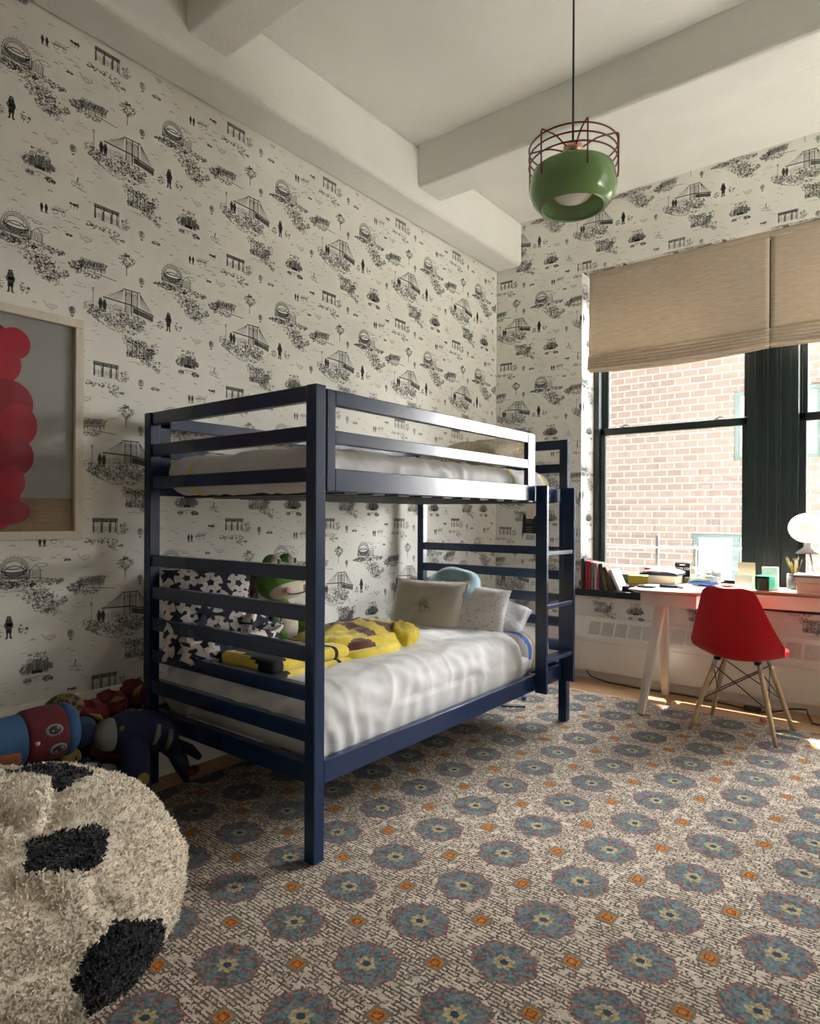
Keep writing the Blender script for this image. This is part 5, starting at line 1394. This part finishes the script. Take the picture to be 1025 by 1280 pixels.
# ---------------------------------------------------------------- things on the desk
DT = DZ + .0006
tb = empty('thick_book', (-1.36, 4.52, DT), label='thick cream book lying under the white notebook on the desk', cat='book')
MB().box((-1.450, 4.43, DT), (-1.272, 4.61, DT + .056)).build('pages', M['cream_card'], tb, bevel=.003)
nb2 = empty('notebook', (-1.37, 4.52, DT + .057), label='white notebook with a dark blue underside on top of the thick book', cat='notebook')
MB().box((-1.500, 4.41, DT + .057), (-1.255, 4.62, DT + .067)).build('back_cover', M['cover_navy'], nb2)
wv = MB(); G = []
for i in range(15):
    G.append([(-1.496 + .238 * i / 14, y, DT + .069 + .022 * (math.sin(PI * i / 14) ** .7) * (1 if y > 4.42 else .85)) for y in (4.415, 4.51, 4.615)])
wv.grid(G); wo = wv.build('pages', M['paper_white'], nb2); md = wo.modifiers.new('t', 'SOLIDIFY'); md.thickness = .006; md.offset = -1
MB().ell((-1.455, 4.44, DT + .098), (.022, .012, .010), 14, 10).build('eraser', M['cover_red'], loc=(-1.455, 4.44, DT + .088), label='small red eraser on the corner of the white notebook', cat='eraser')
MB().box((-1.42, 4.13, DT), (-1.315, 4.19, DT + .012)).build('pencil_case', mat('slate_case', (.10, .10, .11), .6, .2, 30), loc=(-1.37, 4.16, DT), bevel=.004, label='slate grey flat case near the desk corner', cat='case')
rl_ = empty('marker_pen', (-1.24, 4.23, DT), label='dark blue marker pen lying beside the slate case', cat='pen')
MB().tube([(-1.305, 4.215, DT + .009), (-1.20, 4.235, DT + .009)], .009, 10).build('barrel', M['cover_navy'], rl_); MB().tube([(-1.198, 4.2352, DT + .009), (-1.165, 4.241, DT + .009)], .0095, 10).build('cap', M['steel'], rl_)
# hanging-hole gift card, with its lettering
gc = empty('gift_card', (-1.292, 4.66, DT), label='black hang-hole gift card with white lettering standing behind the notebook', cat='card')
GX, GY, GZ = -1.285, 4.640, .790
MB().box((GX - .050, GY, GZ - .032), (GX + .050, GY + .004, GZ + .100)).build('card', M['toy_black'], gc, bevel=.002)
MB().box((GX - .018, GY - .0012, GZ + .084), (GX + .018, GY - .0002, GZ + .091)).build('hang_slot', M['paper_white'], gc)
def word(txt, size, loc, rot, m, parent, name='lettering', depth=.0006):
    cu = bpy.data.curves.new(name, 'FONT'); cu.body = txt; cu.size = size; cu.align_x = 'CENTER'; cu.align_y = 'CENTER'; cu.extrude = depth; cu.offset = size * .02
    t_ = bpy.data.objects.new(name, cu); COL.objects.link(t_)
    bpy.context.view_layer.update()
    dg = bpy.context.evaluated_depsgraph_get(); me = bpy.data.meshes.new_from_object(t_.evaluated_get(dg))
    bpy.data.objects.remove(t_)
    o = bpy.data.objects.new(name, me); COL.objects.link(o); me.materials.clear(); me.materials.append(m)
    o.parent = parent; o.location = Vector(loc) - world_loc(parent); o.rotation_euler = rot
    return o
word('ROBLOX', .0255, (GX, GY - .001, GZ + .060), (PI / 2, 0, 0), M['paper_white'], gc)
MB().box((GX - .03, GY - .0012, GZ + .028), (GX + .01, GY - .0002, GZ + .034)).build('small_print', M['paper_white'], gc)
ob = MB(); ob.soft((-1.238, 4.60, DT + .022), (.058, .03, .042), .008, .02); ob.build('card_box', mat('olive_brown_box', (.13, .10, .05), .6, .5, 50), loc=(-1.238, 4.60, DT), label='small olive brown box in front of the gift card', cat='box')
# crumpled clear bag with blue and green things
M['bag_film'] = mat('pale_plastic_film', (.55, .62, .62), .25, .25, 16, .6, 30, spec=.6)
M['bag_blue'] = mat('cobalt_plastic', (.03, .07, .30), .4, .2, 30); M['bag_green'] = mat('dull_green_plastic', (.16, .24, .15), .4, .3, 30)
cb = empty('plastic_bag', (-1.11, 4.52, DT), label='crumpled clear plastic bag of blue and green bits behind the red chair', cat='bag')
MB().ell((-1.105, 4.53, DT + .042), (.092, .075, .040), 60, 30, disp=lump(3, .022)).build('film', M['bag_film'], cb)
MB().ell((-1.07, 4.54, DT + .082), (.048, .045, .032), 44, 24, disp=lump(8, .022)).build('film', M['bag_film'], cb)
MB().tube([(-1.195, 4.46, DT + .016), (-1.14, 4.448, DT + .026), (-1.08, 4.445, DT + .018), (-1.02, 4.46, DT + .026)], [.010, .016, .015, .010], 10).build('contents', M['bag_blue'], cb)
MB().tube([(-1.19, 4.455, DT + .034), (-1.13, 4.445, DT + .046), (-1.06, 4.455, DT + .040)], [.007, .012, .008], 10).build('contents', M['bag_green'], cb)
MB().ell((-.97, 4.50, DT + .010), (.035, .022, .010), 18, 10).build('rounded_trinket', M['cover_red'], loc=(-.97, 4.50, DT), label='small dark red rounded trinket behind the chair top', cat='trinket')  # plain small rounded trinket
# folded cards, green cube, little white box
def tent(name, c, w, h, d, m_, rz, label):
    b_ = MB(); b_.add([(-w/2, -d, 0), (w/2, -d, 0), (w/2, 0, h), (-w/2, 0, h), (w/2, d, 0), (-w/2, d, 0)], [(0, 1, 2, 3), (3, 2, 4, 5)])
    o = b_.build(name, m_, loc=c, local=True, rot=(0, 0, rz), label=label, cat='card'); md = o.modifiers.new('t', 'SOLIDIFY'); md.thickness = .002; return o
tent('folded_card', (-.880, 4.60, DT), .098, .158, .035, M['cream_card'], .06, 'tall cream folded card standing on the desk')
tent('folded_card', (-.880, 4.52, DT), .098, .082, .03, M['paper_white'], .04, 'low white folded card standing before the tall cream one')
M['cube_green'] = mat('turquoise_plastic', (.015, .36, .23), .3, .08, 10); M['cube_dark'] = mat('green_shadow_box', (.05, .06, .035), .6, .4, 30)
gcb = empty('pen_cube', (-.755, 4.48, DT), rot=(0, 0, -.22), label='turquoise open cube box on the desk beside the folded cards', cat='box')
k = MB(); h_ = .042; t = .005
k.box((-h_, -h_, 0), (h_, h_, t)); k.box((-h_, -h_, .085), (h_, h_, .09)); k.box((-h_, -h_, t), (-h_ + t, h_, .085)); k.box((h_ - t, -h_, t), (h_, h_, .085)); k.box((-h_ + t, h_ - t, t), (h_ - t, h_, .085))
k.build('shell', M['cube_green'], gcb, local=True, bevel=.002)
MB().box((-h_ + .012, -h_ + .004, t), (h_ - .010, h_ - .01, .075)).build('contents', M['cube_dark'], gcb, local=True, bevel=.004)
wb = MB(); wb.box((-.044, -.03, 0), (.044, .03, .135)); wb.build('small_box', M['paper_white'], loc=(-.745, 4.60, DT), local=True, rot=(0, 0, .05), bevel=.003, label='small white box behind the turquoise cube', cat='box')
# pencil jar
pj = empty('pencil_jar', (-.615, 4.60, DT), label='grey glass jar full of pencils beside the globe lamp', cat='pencil jar')
MB().lathe([(0, .0), (.040, .0), (.042, .004), (.042, .10), (.039, .10), (.038, .006), (0, .006)], 24, c=(-.615, 4.60, DT)).build('jar', mat('smoked_glass_jar', (.20, .19, .18), .15, .1, 20), pj)
M['pencil_yellow'] = mat('yellow_pencil', (.68, .46, .04), .5, .08, 20)
R = random.Random(4)
for k in range(13):
    a = 2 * PI * k / 13 + R.uniform(-.2, .2); l = R.uniform(.15, .20); sp = R.uniform(.35, .95)
    b0 = Vector((-.615 - .018 * math.cos(a), 4.60 - .018 * math.sin(a), DT + .010)); d = Vector((math.cos(a) * .40 * sp, math.sin(a) * .28 * sp, 1)).normalized()
    nm = ['pencil_yellow', 'paper_white', 'cover_olive', 'pencil_yellow', 'cover_dark'][k % 5]
    lb = {'pencil_yellow': 'yellow pencil standing in the grey jar', 'paper_white': 'white pencil standing in the grey jar', 'cover_olive': 'olive pencil standing in the grey jar', 'cover_dark': 'dark pencil standing in the grey jar'}[nm]
    po = MB().tube([b0, b0 + d * l], .0042, 6).build('pencil', M[nm], loc=b0, label=lb, cat='pencil', group={'pencil_yellow': 'yellow pencils in the jar', 'paper_white': 'white pencils in the jar', 'cover_olive': 'olive pencils in the jar', 'cover_dark': 'dark pencils in the jar'}[nm])
    MB().tube([b0 + d * l, b0 + d * (l + .014)], [.0040, .0006], 6).build('tip', M['beech'], po)
# globe lamp
gl = empty('globe_lamp', (-.53, 4.53, DT), label='white glass globe lamp on a metal stand by the window', cat='table lamp')
GC = (-.535, 4.52, 1.141)
MB().ell(GC, (.104, .104, .090), 36, 24).build('globe', M['lit_globe'], gl)
MB().lathe([(0, .0), (.020, .0), (.022, -.03), (.060, -.058), (.064, -.068), (.0, -.068)], 28, c=(GC[0], GC[1], GC[2] - .084)).build('collar', M['steel'], gl)
MB().tube([(GC[0] + .008, GC[1] + .03, GC[2] - .15), (GC[0] + .02, GC[1] + .12, GC[2] - .27), (GC[0] + .035, GC[1] + .155, DT + .012)], .007, 10).build('stem', M['steel'], gl)
MB().lathe([(0, .0), (.055, .0), (.055, .010), (.02, .016), (0, .016)], 28, c=(GC[0] + .035, GC[1] + .158, DT)).build('base', M['dark'], gl)
kn = MB(); kn.ell((-.435, 4.50, 1.045), (.035, .03, .055), 20, 14); kn.build('dimmer_head', M['dark'], gl)
# books and papers at the right
sk = [(-.585, -.30, 4.44, 4.60, DT + .008, .052, 'cream_card', 'thick cream box at the bottom of the stack beside the pencil jar'), (-.592, -.295, 4.44, 4.605, DT + .061, .034, 'picture_frame', 'tan box in the middle of the stack beside the pencil jar')]
for x0_, x1_, y0_, y1_, z, h_, m_, lb in sk:
    MB().box((x0_, y0_, z), (x1_, y1_, z + h_)).build('storage_box', M[m_], loc=((x0_ + x1_) / 2, (y0_ + y1_) / 2, z), bevel=.006, label=lb, cat='box')
mg = empty('magazine', (-.43, 4.52, DT + .096), label='white magazine with a dark edge on top of the box stack', cat='magazine')
MB().box((-.60, 4.44, DT + .0955), (-.29, 4.61, DT + .0995)).build('cover', M['cover_navy'], mg); MB().box((-.598, 4.442, DT + .100), (-.292, 4.608, DT + .109)).build('pages', M['paper_white'], mg)
MB().box((-.66, 4.445, DT), (-.28, 4.615, DT + .007)).build('paper_stack', M['paper_white'], loc=(-.44, 4.53, DT), label='flat stack of white paper under the cream box', cat='paper')
pc = MB(); pc.tube([(-.745, 4.425, DT + .005), (-.675, 4.50, DT + .005)], .0045, 6); po = pc.build('pencil', M['pink_felt'], loc=(-.71, 4.46, DT), label='pink pencil lying on the desk pointing at the paper stack', cat='pencil')

# ------------------------------------------------------------------ cables and bits on the floor
MB().tube([(-2.10, 4.668, .05), (-2.06, 4.60, .012), (-2.07, 4.48, -.006), (-2.20, 4.32, -.006)], .0035, 8).build('cable', M['paper_white'], loc=(-2.08, 4.5, ZFL), label='thin white cable trailing from under the heater to the rug', cat='cable')
MB().tube([(-1.98, 4.672, .045), (-1.94, 4.655, .010), (-1.8, 4.63, -.006), (-1.5, 4.60, -.006), (-1.25, 4.625, -.006), (-1.0, 4.58, -.006), (-.8, 4.53, -.006)], .005, 8).build('cable', M['dark'], loc=(-1.4, 4.62, ZFL), label='long black cable running along the floor below the heater', cat='cable')
MB().tube([(-.80, 4.50, -.005), (-.70, 4.52, .012), (-.62, 4.56, .035), (-.545, 4.585, .040), (-.535, 4.575, .01), (-.50, 4.47, -.006), (-.40, 4.44, -.006), (-.2, 4.50, -.006), (.3, 4.55, -.006)], .005, 8).build('cable', M['dark'], loc=(-.5, 4.5, ZFL), label='black cable looping up behind the front chair leg', cat='cable')
MB().box((-.88, 4.52, -.0115), (-.78, 4.55, .018)).build('plug_adapter', M['dark'], loc=(-.83, 4.53, ZFL), bevel=.004, label='small black plug adapter on the floor behind the chair', cat='plug')
MB().ell((-.735, 4.33, .0), (.020, .014, .012), 14, 8).build('toy_bead', mat('pink_rubber', (.60, .10, .22), .5, .1, 20), loc=(-.735, 4.33, -.012), label='small pink rubber toy on the floor near the chair', cat='toy')
MB().tube([(-2.076, 3.576, .007), (-2.01, 3.62, .006), (-1.954, 3.664, .007)], [.007, .004, .006], 8).build('toy_stick', M['dark'], loc=(-2.01, 3.62, .0), label='thin black stick lying on the rug under the foot of the bunk bed', cat='toy')
MB().ell((-2.044, 3.81, .016), (.018, .018, .016), 14, 10).build('toy_ball', mat('purple_rubber', (.10, .06, .25), .5, .1, 20), loc=(-2.044, 3.81, 0), label='tiny purple ball on the rug beyond the bed rail', cat='toy')
# ------------------------------------------------------------------ daylight
SKY, GLOW, LOW_GLOW, SUN, EXPO = 1.3, 125.0, 26.0, 66.0, 1.0
GLOW_DIR, LOW_GLOW_DIR = (.20, .50, .84), (.55, .80, .22)  # second, low sky lobe added to brighten the bed and its rail reflections
w = bpy.data.worlds.new('daylight'); SC.world = w; w.use_nodes = True
t = w.node_tree; bg = t.nodes['Background']
tc = t.nodes.new('ShaderNodeTexCoord'); sx = t.nodes.new('ShaderNodeSeparateXYZ'); t.links.new(tc.outputs['Generated'], sx.inputs[0])
rp = t.nodes.new('ShaderNodeValToRGB'); rp.color_ramp.elements[0].position = .45; rp.color_ramp.elements[0].color = (1.0, .955, .90, 1); rp.color_ramp.elements[1].position = .9; rp.color_ramp.elements[1].color = (.93, .96, 1.0, 1)
mp = t.nodes.new('ShaderNodeMapRange'); mp.inputs[1].default_value = -1; mp.inputs[2].default_value = 1
t.links.new(sx.outputs[2], mp.inputs[0]); t.links.new(mp.outputs[0], rp.inputs[0]); t.links.new(rp.outputs[0], bg.inputs[0])
def lobe(direction, power, gain, base):
    """a brighter part of the sky around one direction, added to base (a number or a socket)"""
    dt = t.nodes.new('ShaderNodeVectorMath'); dt.operation = 'DOT_PRODUCT'; t.links.new(tc.outputs['Generated'], dt.inputs[0]); dt.inputs[1].default_value = Vector(direction).normalized()
    m0 = t.nodes.new('ShaderNodeMath'); m0.operation = 'MAXIMUM'; t.links.new(dt.outputs['Value'], m0.inputs[0]); m0.inputs[1].default_value = 0
    m1 = t.nodes.new('ShaderNodeMath'); m1.operation = 'POWER'; t.links.new(m0.outputs[0], m1.inputs[0]); m1.inputs[1].default_value = power
    m2 = t.nodes.new('ShaderNodeMath'); m2.operation = 'MULTIPLY_ADD'; t.links.new(m1.outputs[0], m2.inputs[0]); m2.inputs[1].default_value = gain
    if isinstance(base, float): m2.inputs[2].default_value = base
    else: t.links.new(base, m2.inputs[2])
    return m2.outputs[0]
t.links.new(lobe(LOW_GLOW_DIR, 24, LOW_GLOW, lobe(GLOW_DIR, 10, GLOW, SKY)), bg.inputs[1])
sd = bpy.data.lights.new('sun', 'SUN'); sd.energy = SUN; sd.angle = math.radians(.8); sd.color = (1, .95, .88)
so = bpy.data.objects.new('sun', sd); COL.objects.link(so)
so.rotation_euler = Vector((.76, -1.0, -2.6)).to_track_quat('-Z', 'Y').to_euler()
def portal(name, loc, sx_, sy_, direction):
    a = bpy.data.lights.new(name, 'AREA'); a.shape = 'RECTANGLE'; a.size = sx_; a.size_y = sy_; a.cycles.is_portal = True
    o = bpy.data.objects.new(name, a); COL.objects.link(o); o.location = loc; o.rotation_euler = Vector(direction).to_track_quat('-Z', 'Y').to_euler()
portal('portal_far', ((WIN_L + WIN_R) / 2, YF + .42, (WIN_B + WIN_T) / 2), WIN_R - WIN_L, WIN_T - WIN_B, (0, -1, 0))
for k, (a, c) in enumerate(FILL_WIN): portal('portal_right', (XR + .27, (a + c) / 2, (RZ0 + RZ1) / 2), RZ1 - RZ0, c - a, (-1, 0, 0))

# ------------------------------------------------------------------ camera
cd = bpy.data.cameras.new('camera'); cam = bpy.data.objects.new('camera', cd); COL.objects.link(cam)
F_PX, YAW, ROLL, PY = 812.0, math.radians(38.238), math.radians(.282), 645.4
cd.sensor_fit = 'VERTICAL'; cd.sensor_height = 36; cd.sensor_width = 36; cd.lens = F_PX / 1280 * 36
cd.shift_y = (PY - 640) / 1280; cd.clip_start = .05; cd.clip_end = 200
fwd = Vector((-math.sin(YAW), math.cos(YAW), 0)); right = Vector((math.cos(YAW), math.sin(YAW), 0)); upv = Vector((0, 0, 1))
r3 = right * math.cos(ROLL) + upv * math.sin(ROLL); u3 = upv * math.cos(ROLL) - right * math.sin(ROLL)
cam.matrix_world = Matrix(((r3.x, u3.x, -fwd.x, 0), (r3.y, u3.y, -fwd.y, 0), (r3.z, u3.z, -fwd.z, 1.2), (0, 0, 0, 1)))
SC.camera = cam
vs = SC.view_settings
vs.view_transform = 'Standard'; vs.look = 'None'; vs.exposure = EXPO; vs.gamma = 1.0; vs.use_curve_mapping = False
SC.display_settings.display_device = 'sRGB'
SC.cycles.max_bounces = 10; SC.cycles.diffuse_bounces = 6; SC.cycles.glossy_bounces = 4; SC.cycles.transmission_bounces = 6; SC.cycles.transparent_max_bounces = 12
SC.cycles.sample_clamp_indirect = 8.0; SC.cycles.use_denoising = True
SC.cycles.caustics_reflective = False; SC.cycles.caustics_refractive = False
